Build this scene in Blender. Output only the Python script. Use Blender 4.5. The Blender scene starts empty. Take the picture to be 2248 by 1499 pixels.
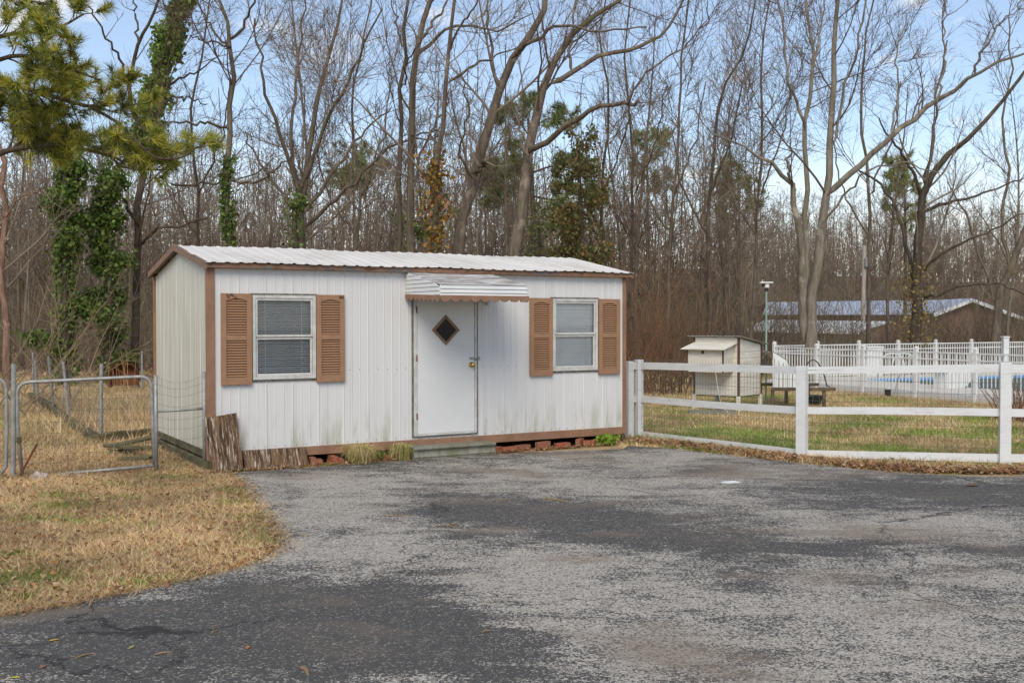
import bpy, math, random
import numpy as np
from mathutils import Vector, Matrix
random.seed(7)
rng = np.random.default_rng(11)
R = math.radians
scene = bpy.context.scene
C = scene.collection

# ------------------------------------------------------------------ camera
F_PX, PITCH, CAM_H = 2339.0, 0.0196, 1.65
cam_data = bpy.data.cameras.new('camera')
cam_data.sensor_width = 36.0
cam_data.lens = 36.0 * F_PX / 2248.0
cam_data.clip_start, cam_data.clip_end = 0.1, 2000.0
cam = bpy.data.objects.new('camera', cam_data)
cam.location = (0, 0, CAM_H)
cam.rotation_euler = (R(90) - PITCH, 0.0009, 0)
C.objects.link(cam)
scene.camera = cam

# ------------------------------------------------------------------ sky, sun, exposure
SUN_EL, SUN_AZ = R(44), R(186)            # azimuth measured clockwise from +Y: behind the camera
world = bpy.data.worlds.new('World')
scene.world = world
world.use_nodes = True
wn, wl = world.node_tree.nodes, world.node_tree.links
wn.clear()
w_out = wn.new('ShaderNodeOutputWorld')
w_bg = wn.new('ShaderNodeBackground')
w_bg.inputs['Strength'].default_value = 0.15
w_sky = wn.new('ShaderNodeTexSky')
w_sky.sky_type = 'NISHITA'
w_sky.sun_disc = False
w_sky.sun_elevation = SUN_EL
w_sky.sun_rotation = SUN_AZ
w_sky.air_density, w_sky.dust_density, w_sky.ozone_density = 1.0, 0.2, 2.5
# thin broken cloud over the whole dome, thicker towards the horizon (seen edge-on)
w_tc = wn.new('ShaderNodeTexCoord')
w_sep = wn.new('ShaderNodeSeparateXYZ')
wl.new(w_tc.outputs['Generated'], w_sep.inputs[0])
w_add = wn.new('ShaderNodeMath'); w_add.operation = 'ADD'; w_add.inputs[1].default_value = 0.16
w_abs = wn.new('ShaderNodeMath'); w_abs.operation = 'ABSOLUTE'
wl.new(w_sep.outputs['Z'], w_abs.inputs[0]); wl.new(w_abs.outputs[0], w_add.inputs[0])
w_dx = wn.new('ShaderNodeMath'); w_dx.operation = 'DIVIDE'
w_dy = wn.new('ShaderNodeMath'); w_dy.operation = 'DIVIDE'
wl.new(w_sep.outputs['X'], w_dx.inputs[0]); wl.new(w_add.outputs[0], w_dx.inputs[1])
wl.new(w_sep.outputs['Y'], w_dy.inputs[0]); wl.new(w_add.outputs[0], w_dy.inputs[1])
w_com = wn.new('ShaderNodeCombineXYZ')
wl.new(w_dx.outputs[0], w_com.inputs[0]); wl.new(w_dy.outputs[0], w_com.inputs[1])
w_noise = wn.new('ShaderNodeTexNoise')
w_noise.inputs['Scale'].default_value = 1.7
w_noise.inputs['Detail'].default_value = 7
w_noise.inputs['Roughness'].default_value = 0.55
w_noise.inputs['Distortion'].default_value = 0.3
wl.new(w_com.outputs[0], w_noise.inputs['Vector'])
w_ramp = wn.new('ShaderNodeValToRGB')
w_ramp.color_ramp.elements[0].position = 0.555
w_ramp.color_ramp.elements[1].position = 0.70
wl.new(w_noise.outputs['Fac'], w_ramp.inputs[0])
w_hz = wn.new('ShaderNodeMapRange')          # looking low through more cloud
w_hz.inputs['From Min'].default_value = 0.17; w_hz.inputs['From Max'].default_value = 0.02
w_hz.inputs['To Min'].default_value = 0.13; w_hz.inputs['To Max'].default_value = 0.8
wl.new(w_abs.outputs[0], w_hz.inputs['Value'])
w_max = wn.new('ShaderNodeMath'); w_max.operation = 'MAXIMUM'
wl.new(w_ramp.outputs['Color'], w_max.inputs[0]); wl.new(w_hz.outputs[0], w_max.inputs[1])
w_mix = wn.new('ShaderNodeMix'); w_mix.data_type = 'RGBA'
w_mix.inputs['B'].default_value = (7.5, 7.15, 6.6, 1)
wl.new(w_max.outputs[0], w_mix.inputs['Factor'])
wl.new(w_sky.outputs[0], w_mix.inputs['A'])
wl.new(w_mix.outputs['Result'], w_bg.inputs['Color'])
wl.new(w_bg.outputs[0], w_out.inputs['Surface'])

sun_d = bpy.data.lights.new('sun', 'SUN')
sun_d.energy = 2.7
sun_d.angle = R(34)
sun_d.color = (1.0, 0.92, 0.79)
sun = bpy.data.objects.new('sun', sun_d)
sdir = Vector((math.sin(SUN_AZ) * math.cos(SUN_EL), math.cos(SUN_AZ) * math.cos(SUN_EL), math.sin(SUN_EL)))
sun.rotation_euler = sdir.to_track_quat('Z', 'Y').to_euler()
sun.location = sdir * 60
C.objects.link(sun)
scene.view_settings.view_transform = 'Standard'
scene.view_settings.look = 'None'
scene.view_settings.gamma = 1.0
scene.view_settings.use_curve_mapping = False
scene.view_settings.exposure = 0.14

# ------------------------------------------------------------------ helpers: places
def ray(px, py):
    x, y = (px - 1124) / F_PX, -(py - 749.5) / F_PX
    c, s = math.cos(PITCH), math.sin(PITCH)
    return Vector((x, c + y * s, -s + y * c))
def at(px, py, Y):                       # the place at distance Y that the picture shows there
    r = ray(px, py); return Vector((0, 0, CAM_H)) + r * (Y / r.y)
def gp(px, py, z=0.0):
    r = ray(px, py); return Vector((0, 0, CAM_H)) + r * ((z - CAM_H) / r.z)

# ------------------------------------------------------------------ helpers: objects
def link(o, parent=None):
    C.objects.link(o)
    if parent is not None: o.parent = parent
    return o
def tag(o, label=None, cat=None, group=None, kind=None):
    if label: o['label'] = label
    if cat: o['category'] = cat
    if group: o['group'] = group
    if kind: o['kind'] = kind
    return o
def thing(name, label, cat, loc=(0, 0, 0), rz=0.0, group=None):
    o = bpy.data.objects.new(name, None)
    o.empty_display_size = 0.2
    o.location = loc; o.rotation_euler = (0, 0, rz)
    link(o); return tag(o, label, cat, group)
class MB:
    """collects polygons, then becomes one mesh object"""
    def __init__(s): s.v, s.f = [], []
    def poly(s, pts):
        n = len(s.v); s.v += [tuple(p) for p in pts]; s.f.append(list(range(n, n + len(pts)))); return s
    def hexa(s, p):                      # 8 corners: bottom 0-3 ccw, top 4-7 ccw
        n = len(s.v); s.v += [tuple(q) for q in p]
        for q in ((3, 2, 1, 0), (4, 5, 6, 7), (0, 1, 5, 4), (1, 2, 6, 5), (2, 3, 7, 6), (3, 0, 4, 7)):
            s.f.append([n + i for i in q])
        return s
    def box(s, x0, x1, y0, y1, z0, z1):
        return s.hexa([(x0, y0, z0), (x1, y0, z0), (x1, y1, z0), (x0, y1, z0), (x0, y0, z1), (x1, y0, z1), (x1, y1, z1), (x0, y1, z1)])
    def beam(s, a, b, w, h, up=(0, 0, 1)):
        a, b, up = Vector(a), Vector(b), Vector(up)
        t = (b - a).normalized(); sx = t.cross(up)
        sx = Vector((1, 0, 0)) if sx.length < 1e-4 else sx.normalized()
        u = sx.cross(t).normalized(); q = []
        for e in (a, b):
            q += [e - sx * w / 2 - u * h / 2, e + sx * w / 2 - u * h / 2, e + sx * w / 2 + u * h / 2, e - sx * w / 2 + u * h / 2]
        n = len(s.v); s.v += [tuple(p) for p in q]
        for f in ((0, 1, 2, 3), (7, 6, 5, 4), (0, 4, 5, 1), (1, 5, 6, 2), (2, 6, 7, 3), (3, 7, 4, 0)):
            s.f.append([n + i for i in f])
        return s
    def tube(s, pts, r, k=8, closed_ends=True):
        pts = [Vector(p) for p in pts]; n0 = len(s.v); m = len(pts)
        prev = None
        for i, p in enumerate(pts):
            t = (pts[min(i + 1, m - 1)] - pts[max(i - 1, 0)]).normalized()
            if prev is None:
                prev = t.cross(Vector((0, 0, 1)))
                if prev.length < 0.05: prev = t.cross(Vector((1, 0, 0)))
            a = (prev - t * prev.dot(t)).normalized(); b = t.cross(a); prev = a
            rr = r[i] if isinstance(r, (list, tuple)) else r
            for j in range(k):
                c, q = math.cos(2 * math.pi * j / k), math.sin(2 * math.pi * j / k)
                s.v.append(tuple(p + a * (rr * c) + b * (rr * q)))
        for i in range(m - 1):
            for j in range(k):
                j2 = (j + 1) % k
                s.f.append([n0 + i * k + j, n0 + i * k + j2, n0 + (i + 1) * k + j2, n0 + (i + 1) * k + j])
        if closed_ends:
            s.f.append([n0 + j for j in range(k)][::-1]); s.f.append([n0 + (m - 1) * k + j for j in range(k)])
        return s
    def lathe(s, c, prof, k=16, axis='Z'):   # prof: (radius, height)
        n0 = len(s.v)
        for r, h in prof:
            for j in range(k):
                x, y = r * math.cos(2 * math.pi * j / k), r * math.sin(2 * math.pi * j / k)
                p = (x, y, h) if axis == 'Z' else (x, h, y)
                s.v.append((c[0] + p[0], c[1] + p[1], c[2] + p[2]))
        for i in range(len(prof) - 1):
            for j in range(k):
                j2 = (j + 1) % k
                s.f.append([n0 + i * k + j, n0 + i * k + j2, n0 + (i + 1) * k + j2, n0 + (i + 1) * k + j])
        s.f.append([n0 + j for j in range(k)][::-1]); s.f.append([n0 + (len(prof) - 1) * k + j for j in range(k)])
        return s
    def prism(s, poly, fn0, fn1):        # the same outline placed by two functions
        n = len(s.v); m = len(poly)
        s.v += [tuple(fn0(p)) for p in poly] + [tuple(fn1(p)) for p in poly]
        s.f.append([n + i for i in range(m)][::-1]); s.f.append([n + m + i for i in range(m)])
        for i in range(m):
            j = (i + 1) % m; s.f.append([n + i, n + j, n + m + j, n + m + i])
        return s
    def mesh(s, name, mat=None):
        me = bpy.data.meshes.new(name); me.from_pydata(s.v, [], s.f); me.validate()
        import bmesh
        b = bmesh.new(); b.from_mesh(me); bmesh.ops.recalc_face_normals(b, faces=b.faces); b.to_mesh(me); b.free()
        if mat: me.materials.append(mat)
        return me
    def build(s, name, mat, parent=None, bevel=0.0, smooth=False, loc=None):
        me = s.mesh(name, mat)
        if smooth: me.polygons.foreach_set('use_smooth', [True] * len(me.polygons))
        o = link(bpy.data.objects.new(name, me), parent)
        if loc is not None: o.location = loc
        if bevel:
            md = o.modifiers.new('bevel', 'BEVEL'); md.width = bevel; md.segments = 1; md.limit_method = 'ANGLE'
        return o
def npmesh(name, verts, faces, mat, col=None, smooth=False):
    """verts (N,3); faces: list of int arrays (M,k)"""
    me = bpy.data.meshes.new(name)
    me.vertices.add(len(verts)); me.vertices.foreach_set('co', np.ascontiguousarray(verts, dtype=np.float32).ravel())
    faces = [f for f in faces if len(f)]
    loops = np.concatenate([f.ravel() for f in faces]).astype(np.int32)
    sizes = np.concatenate([np.full(len(f), f.shape[1]) for f in faces]).astype(np.int32)
    starts = np.concatenate([[0], np.cumsum(sizes)[:-1]]).astype(np.int32)
    me.loops.add(len(loops)); me.loops.foreach_set('vertex_index', loops)
    me.polygons.add(len(sizes)); me.polygons.foreach_set('loop_start', starts)
    me.update(calc_edges=True)
    if smooth: me.polygons.foreach_set('use_smooth', np.ones(len(sizes), dtype=bool))
    if col is not None:
        a = me.color_attributes.new('tint', 'FLOAT_COLOR', 'POINT')
        c4 = np.ones((len(verts), 4), dtype=np.float32); c4[:, :3] = col
        a.data.foreach_set('color', c4.ravel())
    if mat: me.materials.append(mat)
    return me
def npobj(name, me, parent=None): return link(bpy.data.objects.new(name, me), parent)

# ------------------------------------------------------------------ helpers: materials
class NT:
    def __init__(s, name):
        s.m = bpy.data.materials.new(name); s.m.use_nodes = True
        s.t = s.m.node_tree; s.t.nodes.clear()
        s.o = s.n('ShaderNodeOutputMaterial'); s.b = s.n('ShaderNodeBsdfPrincipled')
        s.l(s.b.outputs[0], s.o.inputs['Surface']); s._tc = None
    def n(s, ty, **kw):
        nd = s.t.nodes.new(ty)
        for k, v in kw.items(): setattr(nd, k, v)
        return nd
    def l(s, a, b): s.t.links.new(a, b)
    def put(s, sock, v):
        if isinstance(v, bpy.types.NodeSocket): s.l(v, sock)
        elif isinstance(v, (tuple, list)) and len(v) == 3 and sock.type == 'RGBA': sock.default_value = (*v, 1)
        else: sock.default_value = v
    def co(s, scale=(1, 1, 1), rot=(0, 0, 0), loc=(0, 0, 0), kind='Object'):
        if s._tc is None: s._tc = s.n('ShaderNodeTexCoord')
        mp = s.n('ShaderNodeMapping')
        mp.inputs['Scale'].default_value = scale; mp.inputs['Rotation'].default_value = rot; mp.inputs['Location'].default_value = loc
        s.l(s._tc.outputs[kind], mp.inputs[0]); return mp.outputs[0]
    def noise(s, scale, detail=4, rough=0.55, dist=0.0, vec=None):
        nd = s.n('ShaderNodeTexNoise')
        nd.inputs['Scale'].default_value = scale; nd.inputs['Detail'].default_value = detail
        nd.inputs['Roughness'].default_value = rough; nd.inputs['Distortion'].default_value = dist
        s.l(vec if vec is not None else s.co(), nd.inputs['Vector']); return nd.outputs['Fac']
    def voro(s, scale, vec=None, feature='F1', out='Distance', rnd=1.0):
        nd = s.n('ShaderNodeTexVoronoi', feature=feature)
        nd.inputs['Scale'].default_value = scale; nd.inputs['Randomness'].default_value = rnd
        s.l(vec if vec is not None else s.co(), nd.inputs['Vector']); return nd.outputs[out]
    def math(s, op, a, b=0.0, clamp=False):
        nd = s.n('ShaderNodeMath', operation=op); nd.use_clamp = clamp
        s.put(nd.inputs[0], a); s.put(nd.inputs[1], b); return nd.outputs[0]
    def ramp(s, fac, lo, hi, a=0.0, b=1.0):
        nd = s.n('ShaderNodeMapRange'); nd.interpolation_type = 'SMOOTHSTEP'
        s.put(nd.inputs['Value'], fac); nd.inputs['From Min'].default_value = lo; nd.inputs['From Max'].default_value = hi
        nd.inputs['To Min'].default_value = a; nd.inputs['To Max'].default_value = b; return nd.outputs[0]
    def mix(s, fac, a, b, mode='MIX'):
        nd = s.n('ShaderNodeMix', data_type='RGBA', blend_type=mode)
        s.put(nd.inputs['Factor'], fac); s.put(nd.inputs['A'], a); s.put(nd.inputs['B'], b); return nd.outputs['Result']
    def sep(s, vec):
        nd = s.n('ShaderNodeSeparateXYZ'); s.l(vec, nd.inputs[0]); return nd.outputs
    def bump(s, h, strength=0.3, dist=0.01):
        nd = s.n('ShaderNodeBump'); nd.inputs['Strength'].default_value = strength; nd.inputs['Distance'].default_value = dist
        s.l(h, nd.inputs['Height']); s.l(nd.outputs[0], s.b.inputs['Normal'])
    def fin(s, color, rough=0.7, spec=0.35, metal=0.0):
        s.put(s.b.inputs['Base Color'], color); s.put(s.b.inputs['Roughness'], rough)
        s.b.inputs['Specular IOR Level'].default_value = spec; s.b.inputs['Metallic'].default_value = metal
        return s.m
def simple(name, c1, c2=None, scale=6.0, rough=0.7, spec=0.3, metal=0.0, stretch=(1, 1, 1), bump=0.0, bscale=None, detail=5):
    t = NT(name); c2 = c2 or tuple(x * 0.7 for x in c1)
    v = t.co(stretch)
    f = t.noise(scale, detail, 0.6, 0.2, v)
    col = t.mix(t.ramp(f, 0.32, 0.68), c1, c2)
    if bump: t.bump(t.noise(bscale or scale * 6, 4, 0.6, 0, v), bump, 0.01)
    return t.fin(col, rough, spec, metal)
# ------------------------------------------------------------------ materials
def m_siding(name, algae_all=0.0):
    t = NT(name)
    streak = t.noise(1.0, 5, 0.6, 0.1, t.co((14, 14, 0.35)))
    fine = t.noise(1.0, 4, 0.6, 0, t.co((60, 60, 1.2)))
    col = t.mix(t.ramp(streak, 0.45, 0.8), (0.62, 0.605, 0.585), (0.54, 0.525, 0.50))
    col = t.mix(t.ramp(fine, 0.55, 0.8, 0, 0.35), col, (0.46, 0.445, 0.42))
    z = t.sep(t.co())[2]
    low = t.ramp(z, 0.75, 0.22)
    g = t.math('MULTIPLY', t.ramp(t.noise(1.0, 5, 0.65, 0.3, t.co((9, 9, 1.4))), 0.45, 0.66), low)
    if algae_all:
        g2 = t.ramp(t.noise(1.0, 6, 0.65, 0.2, t.co((16, 16, 0.6))), 0.26, 0.62, 0, algae_all)
        g = t.math('MAXIMUM', g, g2)
        rust = t.ramp(t.noise(1.0, 4, 0.6, 0.1, t.co((45, 45, 3.5))), 0.70, 0.76)
        col = t.mix(t.math('MULTIPLY', g, 0.75), col, (0.42, 0.40, 0.28))
        col = t.mix(t.math('MULTIPLY', rust, 0.7), col, (0.13, 0.075, 0.03))
    else:
        col = t.mix(t.math('MULTIPLY', g, 0.75), col, (0.36, 0.35, 0.25))
    dent = t.noise(1.3, 2, 0.5, 0, t.co((1.2, 1.2, 0.5)))
    t.bump(dent, 0.18, 0.03)
    return t.fin(col, 0.42, 0.45)
M_SIDING = m_siding('white_metal_siding')
M_SIDING_END = m_siding('algae_stained_siding', 1.0)
def m_trim():
    t = NT('peeling_brown_paint')
    v = t.co((1.5, 6, 6))
    f = t.noise(1.6, 6, 0.65, 0.4, v)
    col = t.mix(t.ramp(t.noise(14, 4), 0.3, 0.7), (0.27, 0.145, 0.083), (0.20, 0.105, 0.06))
    col = t.mix(t.ramp(f, 0.52, 0.60), col, (0.13, 0.13, 0.135))
    col = t.mix(t.ramp(t.noise(3.1, 6, 0.7, 0.2, v), 0.57, 0.63), col, (0.10, 0.055, 0.03))
    t.bump(f, 0.2, 0.006)
    return t.fin(col, 0.6, 0.3)
M_FASCIA = m_trim()
M_TRIM = simple('brown_painted_board', (0.285, 0.160, 0.098), (0.22, 0.12, 0.072), 5, 0.6, 0.3, 0, (1, 1, 1), 0.15, 40)
M_SHUTTER = simple('tan_brown_shutter_plastic', (0.325, 0.180, 0.102), (0.275, 0.148, 0.082), 4, 0.5, 0.35, 0, (1, 1, 3), 0.08, 60)
M_SCAR = simple('dark_peeled_paint', (0.05, 0.035, 0.025), (0.12, 0.07, 0.04), 30)
def m_roof():
    t = NT('white_roof_metal')
    f = t.noise(1.0, 5, 0.6, 0.2, t.co((1.4, 0.6, 1)))
    col = t.mix(t.ramp(f, 0.4, 0.7), (0.70, 0.66, 0.60), (0.58, 0.535, 0.475))
    col = t.mix(t.ramp(t.noise(1.0, 5, 0.6, 0, t.co((30, 1.5, 1))), 0.55, 0.75, 0, 0.5), col, (0.42, 0.37, 0.32))
    return t.fin(col, 0.45, 0.4)
M_ROOF = m_roof()
M_ALU = simple('dull_aluminium_frame', (0.60, 0.585, 0.55), (0.46, 0.44, 0.405), 9, 0.5, 0.4, 0.1)
M_ALU_DK = simple('dirty_aluminium_edge', (0.22, 0.21, 0.185), (0.12, 0.10, 0.08), 12, 0.6, 0.4, 0.2)
M_DOOR = simple('white_door_paint', (0.64, 0.635, 0.62), (0.60, 0.595, 0.58), 1.6, 0.35, 0.45)
M_BLIND = simple('white_blind_slats', (0.82, 0.82, 0.80), (0.76, 0.76, 0.74), 3, 0.5)
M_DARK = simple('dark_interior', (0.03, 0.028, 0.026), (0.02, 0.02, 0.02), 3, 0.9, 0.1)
M_RUST = simple('rusty_steel', (0.17, 0.055, 0.025), (0.09, 0.035, 0.02), 8, 0.85, 0.2, 0, (1, 1, 1), 0.3)
M_BRASS = simple('brass', (0.65, 0.45, 0.14), (0.55, 0.36, 0.10), 20, 0.25, 0.5, 0.9)
M_STEEL = simple('zinc_hardware', (0.42, 0.42, 0.41), (0.25, 0.24, 0.23), 30, 0.4, 0.5, 0.7)
def m_glass():
    t = NT('window_glass')
    tr = t.n('ShaderNodeBsdfTransparent'); gl = t.n('ShaderNodeBsdfGlossy')
    tr.inputs[0].default_value = (0.985, 0.99, 0.988, 1); gl.inputs['Roughness'].default_value = 0.03
    fr = t.n('ShaderNodeFresnel'); fr.inputs[0].default_value = 1.42
    fm = fr.outputs[0]
    ms = t.n('ShaderNodeMixShader'); t.l(fm, ms.inputs[0]); t.l(tr.outputs[0], ms.inputs[1]); t.l(gl.outputs[0], ms.inputs[2])
    t.l(ms.outputs[0], t.o.inputs['Surface']); return t.m
M_GLASS = m_glass()
def m_awn(name, wear):
    t = NT(name)
    f = t.noise(1.0, 6, 0.7, 0.3, t.co((2.2, 40, 40)))
    col = t.mix(t.ramp(f, 0.34, 0.60, 0, wear), (0.70, 0.695, 0.68), (0.22, 0.19, 0.18))
    col = t.mix(t.ramp(t.noise(1.0, 4, 0.6, 0.2, t.co((5, 22, 22), loc=(3, 1, 2))), 0.58, 0.72, 0, wear * 0.6), col, (0.33, 0.18, 0.12))
    return t.fin(col, 0.5, 0.4)
M_AWN_TOP = m_awn('weathered_awning_top', 0.95)
M_AWN = m_awn('white_awning_slats', 0.22)
def m_ply():
    t = NT('delaminated_plywood')
    v = t.co((34, 34, 2.6), loc=(0.3, 0, 0))
    f = t.noise(1.0, 7, 0.72, 1.1, v)
    col = t.mix(t.ramp(f, 0.40, 0.60), (0.055, 0.032, 0.018), (0.19, 0.115, 0.066))
    col = t.mix(t.ramp(t.noise(1.0, 6, 0.7, 0.8, t.co((60, 60, 4.0), loc=(5, 2, 1))), 0.53, 0.62), col, (0.50, 0.42, 0.34))
    t.bump(f, 0.9, 0.02)
    return t.fin(col, 0.9, 0.15)
M_PLY = m_ply()
def m_brick():
    t = NT('red_brick')
    r = t.n('ShaderNodeObjectInfo').outputs['Random']
    col = t.mix(r, (0.30, 0.085, 0.045), (0.24, 0.10, 0.06))
    col = t.mix(t.ramp(t.noise(22, 5, 0.7), 0.5, 0.72), col, (0.36, 0.22, 0.15))
    col = t.mix(t.ramp(t.noise(9, 4, 0.6), 0.6, 0.75), col, (0.10, 0.04, 0.025))
    t.bump(t.noise(60, 4), 0.5, 0.006); return t.fin(col, 0.85, 0.2)
M_BRICK = m_brick()
def m_conc(name, a, b, moss):
    t = NT(name)
    col = t.mix(t.ramp(t.noise(1.0, 6, 0.7, 0.2, t.co((26, 26, 5))), 0.35, 0.7), a, b)
    col = t.mix(t.ramp(t.noise(3.2, 5, 0.65, 0.4), 0.48, 0.68, 0, moss), col, (0.15, 0.15, 0.09))
    t.bump(t.noise(90, 5, 0.7), 0.4, 0.006); return t.fin(col, 0.9, 0.2)
M_STEP = m_conc('weathered_concrete', (0.25, 0.24, 0.195), (0.145, 0.14, 0.11), 0.9)
M_DECK = m_conc('pale_pool_concrete', (0.58, 0.53, 0.47), (0.50, 0.46, 0.40), 0.1)
M_MOSSWOOD = simple('mossy_green_timber', (0.15, 0.135, 0.07), (0.075, 0.062, 0.035), 1.0, 0.9, 0.15, 0, (3, 3, 26), 0.5, 8)
M_OLDWOOD = simple('grey_old_timber', (0.15, 0.115, 0.075), (0.07, 0.055, 0.035), 7, 0.9, 0.15, 0, (1, 1, 1), 0.5, 30)
M_GALV = simple('galvanised_tube', (0.34, 0.335, 0.32), (0.22, 0.215, 0.20), 14, 0.5, 0.4, 0.25)
M_WIRE = simple('fence_wire', (0.16, 0.155, 0.15), (0.10, 0.085, 0.07), 20, 0.5, 0.4, 0.4)
def m_white_board():
    t = NT('white_painted_board')
    col = t.mix(t.ramp(t.noise(1.0, 5, 0.65, 0.3, t.co((3, 3, 9))), 0.45, 0.75), (0.64, 0.635, 0.62), (0.52, 0.515, 0.49))
    col = t.mix(t.ramp(t.noise(1.0, 6, 0.7, 0.5, t.co((2.2, 2.2, 45), loc=(4, 4, 0))), 0.61, 0.69), col, (0.30, 0.275, 0.23))
    t.bump(t.noise(1.0, 4, 0.6, 0, t.co((4, 4, 70))), 0.25, 0.004); return t.fin(col, 0.6, 0.35)
M_WHITE = m_white_board()
M_VINYL = simple('white_aluminium_picket', (0.72, 0.72, 0.70), (0.60, 0.59, 0.56), 2, 0.4, 0.4)
M_COOP = simple('cream_white_panel', (0.70, 0.66, 0.57), (0.58, 0.54, 0.45), 3, 0.6, 0.3, 0, (1, 1, 8), 0.1)
M_COOP_TRIM = simple('dark_brown_trim', (0.12, 0.065, 0.045), (0.08, 0.045, 0.03), 8)
M_BLACK = simple('black_plastic', (0.02, 0.02, 0.021), (0.035, 0.035, 0.035), 5, 0.5)
M_RED = simple('red_plastic', (0.45, 0.02, 0.03), (0.32, 0.02, 0.02), 5, 0.4)
M_BLUE = simple('blue_pool_tile', (0.12, 0.32, 0.66), (0.16, 0.38, 0.70), 6, 0.3)
def m_water():
    t = NT('grey_green_pool_cover'); t.bump(t.noise(4, 3), 0.3, 0.02)
    return t.fin((0.085, 0.125, 0.125), 0.75, 0.12)
M_WATER = m_water()
M_GREENPOLE = simple('pale_green_pole_paint', (0.25, 0.36, 0.29), (0.20, 0.29, 0.24), 5)
M_PLASTIC = simple('white_plastic', (0.68, 0.68, 0.66), (0.60, 0.60, 0.58), 5, 0.4)
M_PAPER = simple('white_scrap', (0.74, 0.74, 0.73), (0.6, 0.6, 0.6), 25)
M_STICK = simple('broken_stick', (0.28, 0.20, 0.11), (0.18, 0.12, 0.07), 30, 0.9)
def m_bark(name, a, b, moss=0.0):
    t = NT(name)
    f = t.noise(1.0, 6, 0.7, 0.4, t.co((9, 9, 1.6)))
    col = t.mix(t.ramp(f, 0.34, 0.64), a, b)
    col = t.mix(t.ramp(t.noise(2.2, 4, 0.65), 0.55, 0.72), col, tuple(min(1, x * 1.5) for x in b))
    if moss: col = t.mix(t.ramp(t.noise(0.8, 4, 0.6), 0.5, 0.7, 0, moss), col, (0.10, 0.105, 0.035))
    t.bump(f, 0.8, 0.04); return t.fin(col, 0.9, 0.15)
M_BARK = m_bark('grey_brown_bark', (0.085, 0.062, 0.045), (0.165, 0.130, 0.098), 0.5)
M_BARK2 = m_bark('pale_grey_bark', (0.13, 0.108, 0.08), (0.235, 0.20, 0.155), 0.4)
M_BARK3 = m_bark('dark_bark', (0.055, 0.042, 0.032), (0.115, 0.088, 0.066), 0.3)
M_BARKRED = m_bark('pinkish_pine_bark', (0.14, 0.085, 0.06), (0.27, 0.17, 0.12))
M_TWIG_LT = simple('pale_grey_twig_bark', (0.27, 0.215, 0.16), (0.17, 0.13, 0.098), 1.2, 0.9, 0.1)
M_TWIG = simple('bare_twig_bark', (0.165, 0.120, 0.085), (0.11, 0.08, 0.058), 1.5, 0.9, 0.1)
M_TWIG_FAR = simple('grey_brown_far_twigs', (0.275, 0.212, 0.155), (0.155, 0.120, 0.086), 0.5, 0.9, 0.05)
M_TWIG_OLIVE = simple('olive_grey_brush', (0.25, 0.205, 0.135), (0.13, 0.105, 0.07), 0.6, 0.9, 0.05)
M_TWIG_RED = simple('reddish_brown_twigs', (0.22, 0.115, 0.06), (0.15, 0.085, 0.05), 1.5, 0.9, 0.1)
M_TWIG_PALE = simple('pale_straw_twigs', (0.36, 0.26, 0.17), (0.24, 0.17, 0.11), 1.5, 0.9, 0.1)
def m_tint(name, rough=0.8, trans=0.25, spec=0.2):
    t = NT(name)
    a = t.n('ShaderNodeAttribute', attribute_name='tint')
    t.fin(a.outputs['Color'], rough, spec)
    if trans:
        tl = t.n('ShaderNodeBsdfTranslucent'); t.l(a.outputs['Color'], tl.inputs[0])
        ms = t.n('ShaderNodeMixShader'); ms.inputs[0].default_value = trans
        t.l(t.b.outputs[0], ms.inputs[1]); t.l(tl.outputs[0], ms.inputs[2]); t.l(ms.outputs[0], t.o.inputs['Surface'])
    return t.m
M_LEAF = m_tint('leaf', 0.55, 0.25, 0.35)
M_GRASS = m_tint('grass_blade', 0.8, 0.25, 0.2)
M_DRYLEAF = m_tint('dry_leaf', 0.8, 0.15, 0.2)

# ------------------------------------------------------------------ ground
SX, SY, SYAW = -3.267, 11.56, 0.5267      # front left foot of the trailer
SL, SW = 5.526, 2.8
def ground_z(x, y):
    x = np.asarray(x, float); y = np.asarray(y, float)
    sm = lambda a, lo, hi: np.clip((a - lo) / (hi - lo), 0, 1) ** 2 * (3 - 2 * np.clip((a - lo) / (hi - lo), 0, 1))
    z = (8.5 + 1.2 * np.sin(x * .045 + .8) + .6 * np.sin(x * .13)) * sm(y, 80, 175) + 1.2 * sm(y, 45, 85) * sm(-x, -12, 4)
    z = z - 1.5 * sm(y, 37, 60) * sm(x, 8, 18) * (1 - sm(y, 85, 130))
    return z
def m_ground():
    t = NT('dormant_lawn_soil')
    v = t.co()
    big = t.noise(0.45, 5, 0.6, 0.4)
    col = t.mix(t.ramp(t.noise(5, 6, 0.7), 0.3, 0.7), (0.36, 0.24, 0.125), (0.50, 0.355, 0.205))
    col = t.mix(t.ramp(t.noise(38, 4, 0.7), 0.45, 0.7), col, (0.22, 0.145, 0.08))
    col = t.mix(t.math('MULTIPLY', t.ramp(t.noise(0.9, 5, 0.65, 0.5), 0.50, 0.60), 0.7), col, (0.16, 0.19, 0.05))
    wood = t.ramp(t.sep(v)[1], 33, 40)
    leaf = t.mix(t.ramp(t.noise(9, 6, 0.75), 0.35, 0.65), (0.15, 0.10, 0.066), (0.26, 0.185, 0.125))
    col = t.mix(wood, col, leaf)
    t.bump(t.noise(25, 6, 0.7), 0.6, 0.03); return t.fin(col, 0.95, 0.1)
M_GROUND = m_ground()
xs = np.concatenate([np.linspace(-420, -60, 13), np.linspace(-50, 60, 56), np.linspace(70, 420, 12)])
ys = np.concatenate([np.linspace(-120, -10, 8), np.linspace(0, 130, 66), np.linspace(140, 900, 24)])
gx, gy = np.meshgrid(xs, ys)
gv = np.stack([gx.ravel(), gy.ravel(), ground_z(gx, gy).ravel()], 1)
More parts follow.
